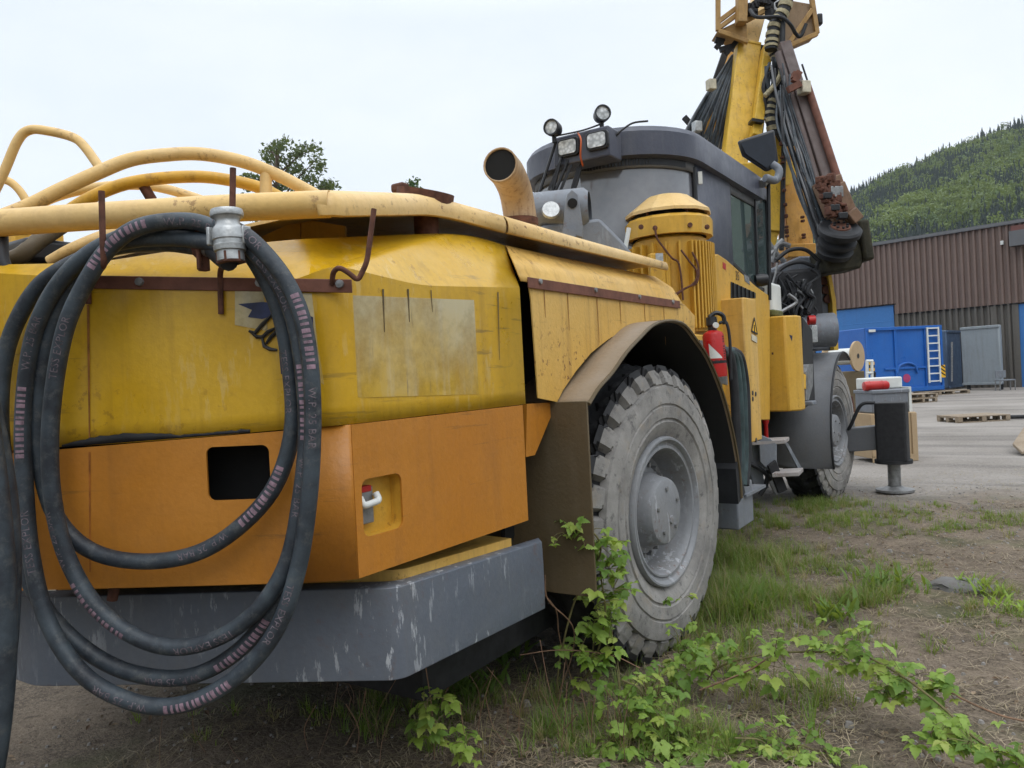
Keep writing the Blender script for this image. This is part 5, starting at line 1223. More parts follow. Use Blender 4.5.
# leafless scrap and offcuts behind the wheel
random.seed(31)
for i, (px, D, lab) in enumerate(((859, 13.2, 'rusty scrap bar leaning by the wooden cable drum'), (866, 13.0, 'rusty scrap bar leaning beside the plywood crate'))):
    a = gp(px, D); o = MB().tube([a, a+UP*.9+RGT*random.uniform(-.1, .15)], .03, 8).build('scrap_bar', M_['rust']); tag(o, lab, 'scrap bar')

# ================================================================ TREES AND HILL
def leafclump(mb, c, r, n, s, flat=.8):
    for _ in range(n):
        d = V((random.gauss(0, 1), random.gauss(0, 1), random.gauss(0, 1)*flat))
        d = d.normalized()*r*random.random()**.45; p = c+d
        a = V((random.gauss(0, 1), random.gauss(0, 1), random.gauss(0, 1))).normalized(); b = a.cross(V((random.gauss(0, 1), random.gauss(0, 1), random.gauss(0, 1)))).normalized()
        k = s*random.uniform(.6, 1.3)
        mb.leafquad(p-a*k-b*k*.15, p+b*k*.45, p+a*k, p-b*k*.45)
Mbark = plain('bark', (.10, .075, .055), .9, var=.4, scale=8, bump=.5)
random.seed(17)
pine = empty('pine_tree', gp(292, 27)); tag(pine, 'sparse dark tree standing behind the guard rails', 'tree'); PB = pine.location.copy()
topz = atD(292, 141, 27).z
trk = MB(); lv = MB()
trk.tube(catmull([PB, PB+UP*3+RGT*.1, PB+UP*6-RGT*.1, PB+UP*(topz-1)+RGT*-.05, PB+UP*(topz-.2)], 5), [.2-.18*i/20 for i in range(21)], 8)
cl = [(268, 160), (278, 150), (285, 146), (280, 165), (270, 175), (290, 158), (297, 152), (305, 150), (300, 168), (312, 160), (318, 170), (310, 178), (322, 182), (328, 186), (318, 190), (300, 186), (285, 185), (270, 190), (258, 180), (250, 186), (246, 178), (292, 172), (265, 153), (312, 150), (330, 190), (305, 196), (275, 200), (250, 200), (260, 215), (290, 215), (320, 212), (335, 205), (262, 235), (300, 235), (330, 228), (275, 146)]
for x, y in cl:
    for k in range(3):
        c = atD(x+random.uniform(-6, 6), y+random.uniform(-3, 3), 27+random.uniform(-1.1, 1.1)); leafclump(lv, c, random.uniform(.18, .34), 34, .08)
    j = PB+UP*max(2, c.z-random.uniform(.4, 1.2)); trk.tube([j, j.lerp(c, .5)+UP*.1, c], [.04, .025, .008], 5)
trk.build('trunk', Mbark, pine); lv.build('crown', leafmat('pine_foliage', (.035, .055, .035), (.075, .10, .06), .2, 1.5), pine, smooth=0, merge=False, fixn=False)
sp0 = gp(423, 30); sp_ = empty('spruce_tree', sp0); tag(sp_, 'dark tree whose tip shows above the rusty ring on the hatch', 'tree')
zt3 = atD(423, 176, 30).z; lv = MB(); MB().tube([sp0, sp0+UP*(zt3-.3)], [.15, .02], 8).build('trunk', Mbark, sp_)
for k in range(150):
    h = random.random()**.7; z = zt3*(1-h*.75)-.05; rr = .10+1.4*h*.9*random.random(); t = random.random()*6.28
    leafclump(lv, sp0+V((math.cos(t)*rr, math.sin(t)*rr, z)), .28, 22, .09)
lv.build('crown', leafmat('spruce_foliage', (.03, .06, .03), (.06, .11, .05), .15, 1.5), sp_, smooth=0, merge=False, fixn=False)

# wooded hill: terrain plus forest
HD = 520.0
ridge_px = [(500, 330), (640, 300), (760, 250), (820, 222), (850, 207), (868, 196), (900, 181), (925, 172), (950, 160), (975, 150), (1000, 141), (1024, 133), (1060, 118), (1110, 104), (1180, 96), (1300, 90), (1700, 60), (2600, 40)]
def ridge(px):
    for (x0, y0), (x1, y1) in zip(ridge_px[:-1], ridge_px[1:]):
        if x0 <= px <= x1: return y0+(y1-y0)*(px-x0)/(x1-x0)
    return 330
hrows = []
cols = list(range(500, 1301, 20))+list(range(1350, 2601, 50))
def hillpt(px, f):                            # f 0 at the foot, 1 at the ridge
    D = 190+(HD-190)*f; y = ridge(px); p1 = atD(px, y, HD); z = -2+(p1.z+2)*(f**1.05)
    g = gp(px, D); n = 5*noise.noise(V((px*.02, f*4, 3)))*math.sin(min(1, f)*math.pi)
    return V((g.x, g.y, z+n))
for i in range(21): hrows.append([hillpt(px, i/20) for px in cols])
hrows.append([p+FWD*160-UP*60 for p in hrows[-1]]); hrows.append([V((p.x, p.y, -3))+FWD*100 for p in hrows[-1]])
hill = MB().loft(hrows).build('hill', plain('hill_ground', (.04, .06, .03), .95, var=.3, scale=.05, bump=0), None, smooth=180); kind(hill, 'structure')
con0 = [leafmat('far_spruce', (.010, .020, .015), (.018, .032, .022), .05, .02), leafmat('far_birch', (.085, .122, .035), (.16, .205, .06), .2, .02), leafmat('far_mixed', (.065, .105, .045), (.10, .15, .06), .2, .02)]
def conifer(mb, p, h, w):
    n = 7; lev = 6
    ph = random.random()*6
    for k in range(lev):
        z0 = h*(.06+.9*k/lev); z1 = z0+h*.34*(1-k/lev*.4); r = w*(1-k/lev)**.85+.15
        apex = p+UP*min(z1, h); ring = [p+V((math.cos(ph+k+6.283*j/n)*r*(.65+.35*(j % 2))*random.uniform(.8, 1.15), math.sin(ph+k+6.283*j/n)*r*(.65+.35*(j % 2)), z0-random.uniform(0, .05)*h)) for j in range(n)]
        for j in range(n): mb.leafquad(ring[j], ring[(j+1) % n], apex)
def broad(mb, p, h, w):
    for _ in range(7):
        c = p+V((random.uniform(-.6, .6)*w, random.uniform(-.6, .6)*w, h*random.uniform(.35, .85)))
        leafclump(mb, c, w*.62, 34, w*.20)
random.seed(8)
fb = MB()
for i in range(9000):
    px = random.uniform(815, 1075); f = random.random()**.75; y_ = noise.noise(V((px*.016, f*5, 0)))
    p = hillpt(px, f); q_ = RM.transposed() @ (p+UP*12-CAM); y2 = 384-F_PX*q_.y/-q_.z
    if y2 > 262-(px-868)*.16: continue
    q = random.random()
    if f > .955: continue
    pc_ = (.86 if y_+.25*noise.noise(V((px*.07, f*16, 5))) > -.06 else .22)+(.4 if f > .84 else 0)
    kindt = 0 if q < pc_ else (1 if random.random() < .8 else 2)
    fb.mi = kindt
    if kindt == 0: conifer(fb, p-UP*.5, random.uniform(8, 13), random.uniform(1.2, 1.9))
    else:
        h = random.uniform(7, 12); w = random.uniform(3.0, 5.0)
        for _ in range(4):
            c = p+V((random.uniform(-.6, .6)*w, random.uniform(-.6, .6)*w, h*random.uniform(.4, .85))); leafclump(fb, c, w*.60, 24, w*.19)
forest = fb.build('forest', con0, None, smooth=0, merge=False, fixn=False); kind(forest, 'stuff')
tag(forest, 'mixed spruce and birch forest covering the hillside behind the hall', 'forest')
cm = MB(); conifer(cm, V((0, 0, -.5)), 11, 2.0); cA = cm.build('spruce_tree', con0[0], None, smooth=0, merge=False, fixn=False, local=True)
cm = MB(); conifer(cm, V((0, 0, -.5)), 12, 1.7); cB = cm.build('spruce_tree', con0[0], None, smooth=0, merge=False, fixn=False, local=True)
px = 846.0; k = 0
while px < 1040:
    o = (cA if k == 0 else cB) if k < 2 else random.choice((cA, cB)).copy()
    if k >= 2: COL.objects.link(o)
    o.location = hillpt(px, random.uniform(.955, 1.0)); s = random.uniform(.55, 1.05)*(1.2 if random.random() < .2 else 1); o.scale = (s*random.uniform(.8, 1.1),)*2+(s,); o.rotation_euler = (0, 0, random.random()*6)
    tag(o, 'dark spruce standing out against the sky on the ridge of the hill', 'tree', 'spruces along the ridge'); px += random.uniform(1.8, 4.2); k += 1
# ================================================================ GROUND
def grow(a, b, step, far, k=1.22):
    c = [a+i*step for i in range(int((b-a)/step)+1)]; s = step
    while c[-1] < far: s *= k; c.append(c[-1]+s)
    s = step
    while c[0] > -far: s *= k; c.insert(0, c[0]-s)
    return c
def gz(x, y):
    d = math.hypot(x, y); f = max(0, min(1, (14-d)/6)) if y > -3 else 0
    z = .028*noise.noise(V((x*1.1, y*1.1, 0)))+.016*noise.noise(V((x*3.3, y*3.3, 5)))+.012*noise.noise(V((x*9, y*9, 9)))+.006*noise.noise(V((x*19, y*19, 4)))
    return z*f*(.35 if x < -1.55 else 1)-.012*f
xs = grow(-4, 4.4, .05, 820); ys_ = grow(.9, 13, .05, 820)
mb = MB()
mb.loft([[V((x, y, gz(x, y))) for x in xs] for y in ys_])
gm, nt, bs = newmat('ground_dirt'); co = nt.nodes.new('ShaderNodeTexCoord').outputs['Object']
sx = N(nt, 'ShaderNodeSeparateXYZ'); nt.links.new(co, sx.inputs[0])
dep = mul(nt, mul(nt, sx.outputs[0], FWD.x), mul(nt, sx.outputs[1], FWD.y), 'ADD')
dn = mul(nt, dep, mul(nt, nz(nt, co, .9, 5, .65), 3.2), 'ADD')
yard = ramp(nt, mul(nt, dn, .05), .44, .53)                     # 0 soil, 1 gravel yard
soil = mixc(nt, ramp(nt, nz(nt, co, 2.2, 8, .7), .35, .68), (.072, .056, .042), (.215, .168, .125))
soil = mixc(nt, mul(nt, ramp(nt, nz(nt, co, 55, 6, .75), .42, .68), .7), soil, (.28, .225, .165))
soil = mixc(nt, mul(nt, ramp(nt, nz(nt, co, 90, 3, .6), .58, .68), .85), soil, (.028, .021, .015))
soil = mixc(nt, mul(nt, ramp(nt, nz(nt, co, 14, 8, .75), .52, .66), .65), soil, (.040, .029, .02))
soil = mixc(nt, mul(nt, ramp(nt, nz(nt, co, 160, 4, .6, (1, 1, 1)), .58, .66), .8), soil, (.30, .235, .165))
soil = mixc(nt, mul(nt, ramp(nt, nz(nt, co, 1.3, 4, .6), .52, .66), .55), soil, (.060, .075, .025))
under = ramp(nt, mul(nt, sx.outputs[0], -1.0), 1.75, 2.1) if False else None
vor = N(nt, 'ShaderNodeTexVoronoi', i_Scale=26.0); nt.links.new(co, vor.inputs['Vector'])
grav = mixc(nt, ramp(nt, nz(nt, co, .35, 7, .65, (1, 1, 1)), .35, .68), (.20, .178, .156), (.31, .282, .255))
mp = nt.nodes.new('ShaderNodeMapping'); mp.inputs['Rotation'].default_value = (0, 0, -YAW); mp.inputs['Scale'].default_value = (.10, 1.1, 1); nt.links.new(co, mp.inputs[0])
trk_ = ramp(nt, nz(nt, mp.outputs[0], 1.0, 6, .65), .50, .64)
grav = mixc(nt, mul(nt, trk_, .55), grav, (.095, .085, .078))
grav = mixc(nt, mul(nt, ramp(nt, nz(nt, co, 30, 5, .75), .48, .70), .6), grav, (.38, .355, .325))
grav = mixc(nt, mul(nt, ramp(nt, nz(nt, co, 17, 5, .7), .58, .68), .6), grav, (.07, .06, .052))
nt.links.new(mixc(nt, yard, soil, grav), bs.inputs['Base Color']); bs.inputs['Roughness'].default_value = .92; bs.inputs['Specular IOR Level'].default_value = .25
bp = N(nt, 'ShaderNodeBump'); bp.inputs['Strength'].default_value = .8; bp.inputs['Distance'].default_value = .02
hgt = mul(nt, nz(nt, co, 38, 6, .7), mul(nt, nz(nt, co, 7, 5, .65), 2.0), 'ADD')
nt.links.new(hgt, bp.inputs['Height']); nt.links.new(bp.outputs[0], bs.inputs['Normal'])
# unseen hillside added behind the camera to block low sky light
vr = []
for i in range(9):
    row = []
    for j in range(49):
        a = YAW+math.pi/2+R_(75)+R_(210)*j/48; d = 90+230*i/8
        row.append(V((math.cos(a)*d, math.sin(a)*d, -2+58*(i/8)**1.1*(.75+.25*math.sin(j*.7)))))
    vr.append(row)
kind(MB().loft(vr).build('added_hillside', plain('added_hillside_green', (.04, .06, .03), .95, var=.5, scale=.08, bump=0), None, smooth=180), 'structure')
kind(mb.build('ground', gm, None, smooth=180, merge=False, fixn=False), 'structure')

# ---- stones, straw, grass
random.seed(2)
def fwdpos(D, s): p = FWD*D+RGT*s; return p.x, p.y
pb = MB()
for _ in range(2600):
    D = random.uniform(2.6, 9); s = random.uniform(-2.2, 5.5)
    x, y = fwdpos(D, s); r = random.uniform(.004, .014)*(2.2 if random.random() < .04 else 1)
    if x > 5: continue
    c = V((x, y, gz(x, y)+r*.2)); n = 5
    ring = [c+V((math.cos(6.28*j/n)*r*random.uniform(.7, 1.2), math.sin(6.28*j/n)*r*random.uniform(.7, 1.2), -.3*r)) for j in range(n)]
    topc = [c+(q-c)*.6+UP*r*.75 for q in ring]
    pb.loft([ring, topc], True); pb._f(tuple(range(len(pb.v)-n, len(pb.v))))
kind(pb.build('pebbles', paint('pebble', (.20, .185, .17), (.32, .30, .28), .7, dirt=.5, rust=0, streak=0, rough=.85, scale=6), None, smooth=0, merge=False), 'stuff')
def blade(mb, x, y, h, w, lean, yaw, segs=3, z=None):
    z = gz(x, y) if z is None else z; d = V((math.cos(yaw), math.sin(yaw), 0)); sd = V((-d.y, d.x, 0)); rows = []
    for i in range(segs+1):
        t = i/segs; c = V((x, y, z))+d*(lean*t*t)+UP*(h*(t-.28*t*t*(lean/h if h else 0))); ww = w*(1-t*.92)/2
        rows.append([c-sd*ww, c+sd*ww])
    mb.loft(rows)
def patch(px, py): return onZ(px, py, 0)
# green grass: patches given by where they lie on the ground (centre, radii, count, height)
gpatch = [((770, 520), .95, .55, 2600, .11), ((820, 505), .6, .35, 1500, .09), ((742, 560), .40, .55, 3000, .17), ((722, 605), .35, .45, 3000, .20), ((770, 600), .5, .3, 1000, .13), ((800, 560), .5, .35, 900, .08), ((850, 600), .3, .2, 700, .12), ((700, 640), .3, .35, 1500, .16), ((870, 570), .5, .3, 600, .07), ((900, 590), .3, .2, 400, .09),
          ((990, 590), .30, .2, 420, .10), ((945, 530), .6, .3, 700, .07), ((1000, 520), .8, .3, 800, .08), ((940, 510), 1.0, .4, 500, .06), ((880, 515), .6, .4, 500, .06), ((800, 690), .35, .2, 500, .10), ((700, 740), .4, .15, 900, .12), ((560, 740), .4, .2, 500, .12), ((480, 690), .35, .25, 450, .12), ((380, 720), .4, .2, 350, .10), ((250, 720), .8, .2, 250, .07), ((620, 700), .3, .2, 700, .12), ((980, 610), .5, .3, 500, .06), ((850, 640), .4, .2, 200, .08), ((900, 650), .5, .3, 160, .06)]
gr = MB(); ga = MB(); random.seed(12)
for (px, py), ra, rb2, n, h in gpatch:
    c = patch(px, py)
    for _ in range(int(n/7.5)):
        u = random.gauss(0, .55); v = random.gauss(0, .55); p = c+RGT*ra*u+FWD*rb2*v
        if noise.noise(V((p.x*3, p.y*3, 2))) < -.08 and random.random() < .85: continue
        hh_ = h*random.uniform(.45, 1.3); m_ = 1 if random.random() < .18 else 0
        for _ in range(random.randint(6, 26)):
            gr.mi = m_ if random.random() < .85 else 1
            a_ = random.random()*6.28; rr_ = abs(random.gauss(0, .028))
            blade(gr, p.x+math.cos(a_)*rr_, p.y+math.sin(a_)*rr_, hh_*random.uniform(.45, 1.2), random.uniform(.003, .0065), random.uniform(.02, .10)*(hh_/.1), a_+random.uniform(-.8, .8))
kind(gr.build('grass', [leafmat('grass_blade', (.095, .165, .03), (.17, .26, .06), .38, 2), leafmat('grass_blade_dry', (.26, .21, .11), (.33, .28, .15), .3, 2)], None, smooth=180, merge=False, fixn=False), 'stuff')
stw = MB(); random.seed(14)
for _ in range(42000):
    D = 2.5+7.5*random.random()**1.5; s = random.uniform(-.9, .70)*D*1.0; x, y = fwdpos(D, s)
    if x < -3.2 or x > 4.3: continue
    if noise.noise(V((x*1.7, y*1.7, 7))) < -.05 and random.random() < .7: continue
    a = random.random()*6.28; L = random.uniform(.02, .15)*(1 if random.random() < .6 else .6); d = V((math.cos(a), math.sin(a), 0)); q = V((-d.y, d.x, 0))*random.uniform(.0009, .0022)
    c = V((x, y, gz(x, y)+random.uniform(.002, .018))); b = UP*random.uniform(-.006, .02); e = d.cross(UP)*random.uniform(-.02, .02)
    stw.loft([[c-d*L*.5-q, c-d*L*.5+q], [c+b+e-q, c+b+e+q], [c+d*L*.5-q*.4, c+d*L*.5+q*.4]])
kind(stw.build('dry_grass', leafmat('straw', (.20, .155, .105), (.36, .29, .20), .15, 6), None, smooth=0, merge=False, fixn=False), 'stuff')

dl = MB(); random.seed(77)
for _ in range(3800):
    D = 2.5+6.5*random.random()**1.4; s = random.uniform(-1.0, .72)*D; x, y = fwdpos(D, s)
    if x < -4 or x > 4.3 or noise.noise(V((x*1.3, y*1.3, 3))) < -.1: continue
    c = V((x, y, gz(x, y)+random.uniform(.003, .012))); a = V((random.gauss(0, 1), random.gauss(0, 1), random.gauss(0, .35))).normalized()*random.uniform(.008, .022); b = a.cross(UP+V((random.gauss(0, .3), random.gauss(0, .3), 0))).normalized()*a.length*.5
    dl.mi = random.randint(0, 1); dl.leafquad(c-a, c+b+UP*.004, c+a, c-b+UP*.003)
for _ in range(420):
    D = 2.6+5.5*random.random()**1.3; s = random.uniform(-.9, .70)*D; x, y = fwdpos(D, s)
    if x < -3.2 or x > 4.3: continue
    c = V((x, y, gz(x, y)+.006)); t_ = random.random()*6.28; d = V((math.cos(t_), math.sin(t_), random.uniform(-.02, .12))); L = random.uniform(.05, .24); k = V((random.gauss(0, .012), random.gauss(0, .012), .01))
    dl.mi = 2; dl.tube([c-d*L*.5, c+k, c+d*L*.5], [.0022, .002, .001], 4)
kind(dl.build('leaf_litter', [plain('dead_leaf', (.12, .075, .045), .9, var=.5, bump=0), plain('dead_leaf_pale', (.24, .175, .115), .9, var=.4, bump=0), plain('twig', (.13, .10, .075), .9, var=.4, bump=0)], None, smooth=0, merge=False, fixn=False), 'stuff')
# ---- bramble plants
LM = leafmat('bramble_leaf', (.18, .29, .04), (.30, .42, .10), .42, 6)
LMd = leafmat('dark_bramble_leaf', (.11, .205, .035), (.18, .285, .06), .38, 8)
LMy = leafmat('yellowing_leaf', (.27, .36, .06), (.36, .42, .11), .40, 8)
LM2 = leafmat('pale_bramble_leaf', (.22, .34, .05), (.32, .42, .09), .42, 6)
SM = plain('bramble_stem', (.15, .13, .05), .7, var=.35, scale=30)
DM = plain('dead_stem', (.22, .13, .08), .8, var=.35, scale=30)
def leaflet(mb, base, d, nrm, L, w=.30):
    d = d.normalized(); sd = d.cross(nrm).normalized(); nrm = sd.cross(d)
    prof = [(0, 0, 0), (.08, .40, .01), (.18, .78, .02), (.28, .86, .02), (.38, 1.0, .02), (.48, .86, .01), (.58, .86, 0), (.68, .62, -.03), (.77, .55, -.06), (.86, .30, -.09), (.93, .2, -.12), (1.0, 0, -.16)]
    mid = []; lf = []; rt = []
    for i, (t, ww, dz) in enumerate(prof):
        m = base+d*L*t+nrm*L*dz; k = ww*w*L
        zig = (1.1 if i % 2 == 0 else .86)
        mid.append(m); lf.append(m-sd*k*zig+nrm*k*.28+d*L*.02*(1 if i % 2 else -1)); rt.append(m+sd*k*zig+nrm*k*.28+d*L*.02*(1 if i % 2 else -1))
    mb.loft([lf, mid, rt])
def leafset(mb, p, d, L, n=3):
    """one compound leaf: stalk direction d, 3 or 5 leaflets"""
    d = d.normalized(); nrm = (UP*.9+V((random.uniform(-.5, .5), random.uniform(-.5, .5), .2))-FWD*.35).normalized()
    tipd = (d+UP*-.15).normalized(); sd = tipd.cross(nrm).normalized()
    leaflet(mb, p, tipd+UP*random.uniform(-.3, .1), nrm, L, .34)
    for k in (-1, 1):
        leaflet(mb, p, tipd*.35+sd*k+UP*random.uniform(-.3, .15), nrm, L*.82, .33)
        if n == 5: leaflet(mb, p-tipd*L*.35, tipd*.25+sd*k+UP*random.uniform(-.3, .1), nrm, L*.72, .32)
def bramble(label, root, canes, clusters, L=.075, pale=False, leafn=3, dead=(), name='bramble_plant', cat='bramble plant'):
    o = empty(name, V((root.x, root.y, gz(root.x, root.y)))); tag(o, label, cat, None)
    st = MB(); lf = MB()
    for c, r in canes: st.tube(catmull(c, 6), r, 6)
    for p, rad, n, sz in clusters:
        for _ in range(int(n*1.7+.5)):
            q = p+V((random.gauss(0, 1), random.gauss(0, 1), random.gauss(0, .9)))*rad*.85
            q.z = max(q.z, gz(q.x, q.y)+.02)
            a = random.random()*6.28; d = V((math.cos(a), math.sin(a), random.uniform(-.35, .35)))
            lf.mi = random.choice((0, 0, 0, 1, 1, 2)); leafset(lf, q, d, L*.74*sz*random.choice((.5, .7, .85, 1, 1.2))*random.uniform(.85, 1.15), leafn if random.random() < .7 else 8-leafn)
            e = p+(q-p)*.15; st.tube([e, e.lerp(q, .55)+UP*.01, q], .0014, 4, cap=False)
    st.build('stem', SM, o)
    if dead:
        for c, r in dead: MB().tube(catmull(c, 5), r, 5).build('dead_stem', DM, o)
    lf.build('leaves', [LM2 if pale else LM, LMd, LMy], o, smooth=50, merge=False, fixn=False)
    return o
random.seed(41)
D_ = atD
g0 = onZ(556, 700, 0)
bramble('tall leafy bramble growing up in front of the rear tyre', g0,
        [([g0, D_(560, 660, 3.5), D_(575, 600, 3.42), D_(600, 555, 3.38), D_(592, 532, 3.36), D_(566, 530, 3.36)], .0045), ([g0+RGT*.05, D_(590, 670, 3.5), D_(605, 620, 3.42), D_(600, 570, 3.4)], .004)],
        [(D_(566, 531, 3.36), .05, 6, .85), (D_(582, 533, 3.37), .055, 8, 1), (D_(600, 545, 3.38), .06, 9, 1), (D_(606, 568, 3.4), .06, 9, 1), (D_(612, 590, 3.42), .06, 7, 1), (D_(596, 604, 3.42), .06, 8, 1.05), (D_(590, 628, 3.44), .06, 9, 1.05), (D_(612, 622, 3.42), .05, 6, 1), (D_(592, 655, 3.46), .06, 9, 1.1), (D_(586, 678, 3.48), .06, 6, 1), (D_(566, 650, 3.48), .05, 3, .9)], .082,
        dead=[([g0, D_(572, 655, 3.5), D_(572, 625, 3.45), D_(548, 600, 3.4), D_(545, 575, 3.4)], .003), ([g0+RGT*.1, D_(560, 640, 3.5), D_(556, 610, 3.45), D_(540, 590, 3.4)], .0025), ([D_(520, 655, 3.5), D_(560, 650, 3.46), D_(610, 655, 3.4), D_(640, 668, 3.4)], .0025)])
g1 = onZ(462, 764, 0)
bramble('pale green bramble seedling standing by itself in front of the grey bumper', g1,
        [([g1, D_(452, 750, 3.0), D_(440, 728, 2.95), D_(424, 703, 2.92)], .003), ([g1, D_(466, 745, 2.98), D_(470, 738, 2.96)], .0025)],
        [(D_(424, 702, 2.92), .035, 5, .95), (D_(446, 712, 2.93), .03, 3, .95), (D_(420, 724, 2.94), .03, 3, .9), (D_(438, 737, 2.95), .035, 4, 1), (D_(464, 742, 2.95), .03, 3, .95), (D_(462, 756, 2.97), .03, 3, .9)], .072, True)
g2 = onZ(660, 745, 0)
bramble('low dense bramble clump in front of the rear tyre, beside the tall bramble', g2,
        [([g2, D_(650, 715, 3.2), D_(640, 690, 3.2), D_(622, 680, 3.25)], .004), ([g2, D_(690, 725, 3.15), D_(710, 735, 3.1)], .0035)],
        [(D_(622, 705, 3.2), .08, 12, 1), (D_(650, 700, 3.2), .08, 14, 1), (D_(640, 735, 3.1), .08, 13, 1), (D_(675, 735, 3.1), .08, 13, 1.05), (D_(700, 750, 3.05), .07, 10, 1), (D_(610, 740, 3.1), .06, 8, .9), (D_(668, 762, 3.0), .07, 9, 1), (D_(640, 765, 3.0), .07, 6, 1)], .072)
g3 = onZ(700, 700, 0)
bramble('long bramble cane arching low across the trodden ground beyond the rear tyre', g3,
        [([g3, D_(715, 670, 3.5), D_(760, 655, 3.4), D_(810, 652, 3.3), D_(860, 655, 3.2), D_(900, 675, 3.1), D_(940, 705, 2.85), D_(975, 738, 2.7), D_(1012, 758, 2.58)], .0045)],
        [(D_(700, 665, 3.5), .06, 8, 1), (D_(725, 655, 3.45), .06, 8, .95), (D_(745, 660, 3.42), .06, 7, 1), (D_(775, 650, 3.36), .06, 8, 1), (D_(785, 668, 3.34), .05, 5, 1.05), (D_(810, 645, 3.3), .05, 7, 1), (D_(835, 655, 3.26), .05, 7, 1), (D_(855, 640, 3.2), .045, 6, 1), (D_(868, 668, 3.18), .055, 8, 1.05), (D_(888, 690, 3.1), .05, 6, 1), (D_(905, 678, 3.08), .05, 7, 1.1), (D_(925, 695, 3.05), .05, 8, 1.1), (D_(942, 690, 3.0), .04, 5, 1), (D_(950, 725, 2.78), .055, 8, 1.1), (D_(930, 742, 2.75), .04, 4, 1.1), (D_(972, 742, 2.65), .05, 8, 1.1), (D_(992, 752, 2.6), .04, 6, 1), (D_(1018, 757, 2.55), .04, 5, 1)], .078,
        dead=[([D_(700, 690, 3.4), D_(745, 672, 3.35), D_(765, 660, 3.3)], .004), ([D_(930, 680, 3.0), D_(965, 700, 2.95), D_(1000, 715, 2.9), D_(1030, 722, 2.88)], .004)])
g4 = onZ(770, 752, 0)
bramble('low spreading bramble growing under the long arching cane', g4,
        [([g4, D_(760, 740, 3.0), D_(735, 738, 3.0)], .003), ([g4, D_(800, 745, 2.98), D_(830, 760, 2.92)], .003)],
        [(D_(752, 735, 3.05), .06, 8, .9), (D_(780, 740, 3.02), .06, 9, .9), (D_(760, 757, 2.98), .06, 9, .9), (D_(800, 755, 2.95), .06, 9, .9), (D_(830, 764, 2.92), .05, 6, .9), (D_(730, 755, 3.0), .05, 7, .9), (D_(790, 768, 2.92), .05, 6, .9)], .062)
g5 = onZ(705, 650, 0)
bramble('short bramble shoots rising against the side wall of the rear tyre', g5,
        [([g5, D_(700, 640, 3.75), D_(690, 615, 3.75)], .003)],
        [(D_(688, 655, 3.65), .07, 9, 1), (D_(700, 640, 3.7), .06, 7, .95), (D_(678, 672, 3.6), .06, 8, 1), (D_(660, 680, 3.5), .06, 8, 1), (D_(665, 600, 3.7), .03, 2, .7), (D_(683, 598, 3.7), .03, 2, .7)], .07)
# rosettes of weeds on the trodden ground
LMW = leafmat('weed_leaf', (.085, .155, .03), (.14, .22, .055), .35, 6)
def weed(label, px, py, n, L, pale=False):
    c = onZ(px, py, 0); m = MB()
    for _ in range(int(n*1.8)):
        a = random.random()*6.28; d = V((math.cos(a), math.sin(a), random.uniform(.5, 2.6))); leaflet(m, c+V((random.gauss(0, 1), random.gauss(0, 1), 0))*.07+UP*.005, d, UP*.6-d*.3+V((.01, .02, .1)), L*random.uniform(.5, 1.1), .11)
    tag(m.build('weed', LM if pale else LMW, None, smooth=50, merge=False, fixn=False), label, 'weed')
weed('dark upright weed tuft beyond the arching cane, near the tyre side', 832, 618, 26, .16)
weed('grass-like weed tuft against the foot of the rear tyre', 745, 612, 46, .17)
weed('larger pale weed growing beside the flat grey stone', 985, 592, 22, .12, True)
weed('smaller pale weed in front of the flat grey stone', 1012, 610, 16, .11, True)
weed('small green weed on bare ground between the tyre and the grey stone', 880, 585, 26, .13)
weed('short weed tuft in the grass behind the front wheel', 905, 590, 18, .11)
weed('weed in the shade under the rear bumper', 500, 660, 30, .16)
weed('weed in the shade below the mud flap', 470, 690, 26, .15)
# grey stone lying in the straw
sc_ = onZ(962, 588, 0); stn = MB(); n = 16
for i in range(7):
    t = i/6; stn.v += []
rows = []
for i in range(8):
    ph = math.pi*i/7; rows.append([sc_+V((math.cos(6.283*j/n)*math.sin(ph)*.20, math.sin(6.283*j/n)*math.sin(ph)*.14, math.cos(ph)*.055+.0))*(1+.35*noise.noise(V((math.cos(6.283*j/n)*2, math.sin(6.283*j/n)*2, ph*1.7)))) if False else sc_+V((math.cos(6.283*j/n)*math.sin(ph)*.20, math.sin(6.283*j/n)*math.sin(ph)*.14, math.cos(ph)*.055))*1.0+V((1, 1, .6))*.035*noise.noise(V((math.cos(6.283*j/n)*2, math.sin(6.283*j/n)*2, ph*1.7))) for j in range(n)])
stn.loft(rows, True)
tag(stn.build('stone', paint('stone_grey', (.13, .125, .12), (.2, .195, .19), .7, dirt=.5, rust=0, streak=0, rough=.9, scale=4), None, smooth=30), 'flat grey stone half sunk in the dry straw', 'stone')
# dry stalks standing in the shade under the bumper
random.seed(52)
dk = MB(); spots = [((318, 758), (338, 682)), ((160, 765), (163, 713)), ((205, 752), (192, 715)), ((346, 745), (366, 690)), ((308, 750), (316, 705)), ((565, 735), (540, 640)), ((600, 660), (650, 672)), ((240, 760), (226, 738))]
for _ in range(46):
    x_ = random.uniform(330, 660); spots.append(((x_, random.uniform(700, 768)), (x_+random.uniform(-22, 22), random.uniform(655, 720))))
for a, b in spots:
    p = onZ(*a, 0); D = (p-CAM).dot(FWD); q = D_(*b, D-.1); dk.tube(catmull([p, p.lerp(q, .5)+RGT*random.uniform(-.04, .04), q], 5), random.choice((.0012, .0016, .0022)), 5)
kind(dk.build('tall_dry_grass', DM, None), 'stuff')
for i in range(14):
    pass
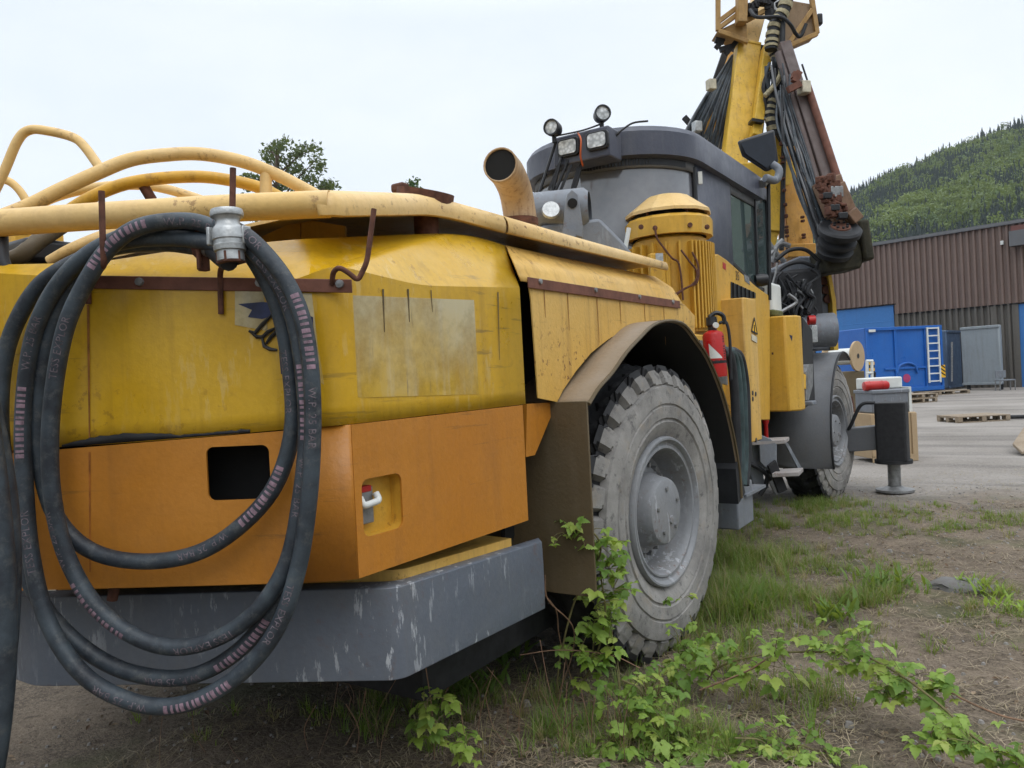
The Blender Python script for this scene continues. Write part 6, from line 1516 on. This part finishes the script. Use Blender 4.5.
# valley air
hz = MB().box((100, 100, 146), (2500, 2500, 300))
hm = bpy.data.materials.new('valley_air'); hm.use_nodes = True; hn = hm.node_tree; hn.nodes.remove(hn.nodes['Principled BSDF'])
pv = hn.nodes.new('ShaderNodeVolumePrincipled'); pv.inputs['Color'].default_value = (.82, .90, 1, 1); pv.inputs['Density'].default_value = .00014
hn.links.new(pv.outputs[0], hn.nodes['Material Output'].inputs['Volume'])
kind(hz.build('haze', hm, None, smooth=0), 'stuff')
# ================================================================ LIGHT: overcast day
w_ = bpy.data.worlds.new('World'); scene.world = w_; w_.use_nodes = True; nt = w_.node_tree; bg = nt.nodes['Background']
SUN_EL, SUN_AZ = R_(52), R_(120)      # azimuth clockwise from +Y
sky = nt.nodes.new('ShaderNodeTexSky'); sky.sky_type = 'NISHITA'; sky.sun_disc = False; sky.sun_elevation = SUN_EL; sky.sun_rotation = SUN_AZ
tc = nt.nodes.new('ShaderNodeTexCoord').outputs['Generated']
cloud = ramp(nt, nz(nt, tc, 1.6, 5, .55, (1, 1, 2.2)), .3, .75, (7.3, 8.1, 8.95, 1), (9.2, 9.6, 10.0, 1))
sz = N(nt, 'ShaderNodeSeparateXYZ'); nt.links.new(tc, sz.inputs[0])
grad = ramp(nt, sz.outputs[2], .42, 1.0, (1.0, 1.0, 1.0, 1), (2.7, 2.65, 2.6, 1))
cloud = mixc(nt, 1.0, cloud, grad, 'MULTIPLY')
nt.links.new(mixc(nt, .90, sky.outputs[0], cloud), bg.inputs[0]); bg.inputs[1].default_value = .120
sd_ = bpy.data.lights.new('sun', 'SUN'); sd_.energy = .7; sd_.angle = R_(25); sd_.color = (1, .97, .93); so = bpy.data.objects.new('sun', sd_); COL.objects.link(so)
dirv = V((math.sin(SUN_AZ)*math.cos(SUN_EL), math.cos(SUN_AZ)*math.cos(SUN_EL), math.sin(SUN_EL)))
so.rotation_euler = (-dirv).to_track_quat('-Z', 'Y').to_euler(); so.location = (0, 0, 30)
scene.view_settings.view_transform = 'Standard'; scene.view_settings.look = 'None'; scene.view_settings.exposure = 0; scene.view_settings.gamma = 1
scene.render.engine = 'CYCLES'; scene.render.resolution_x = 1024; scene.render.resolution_y = 768
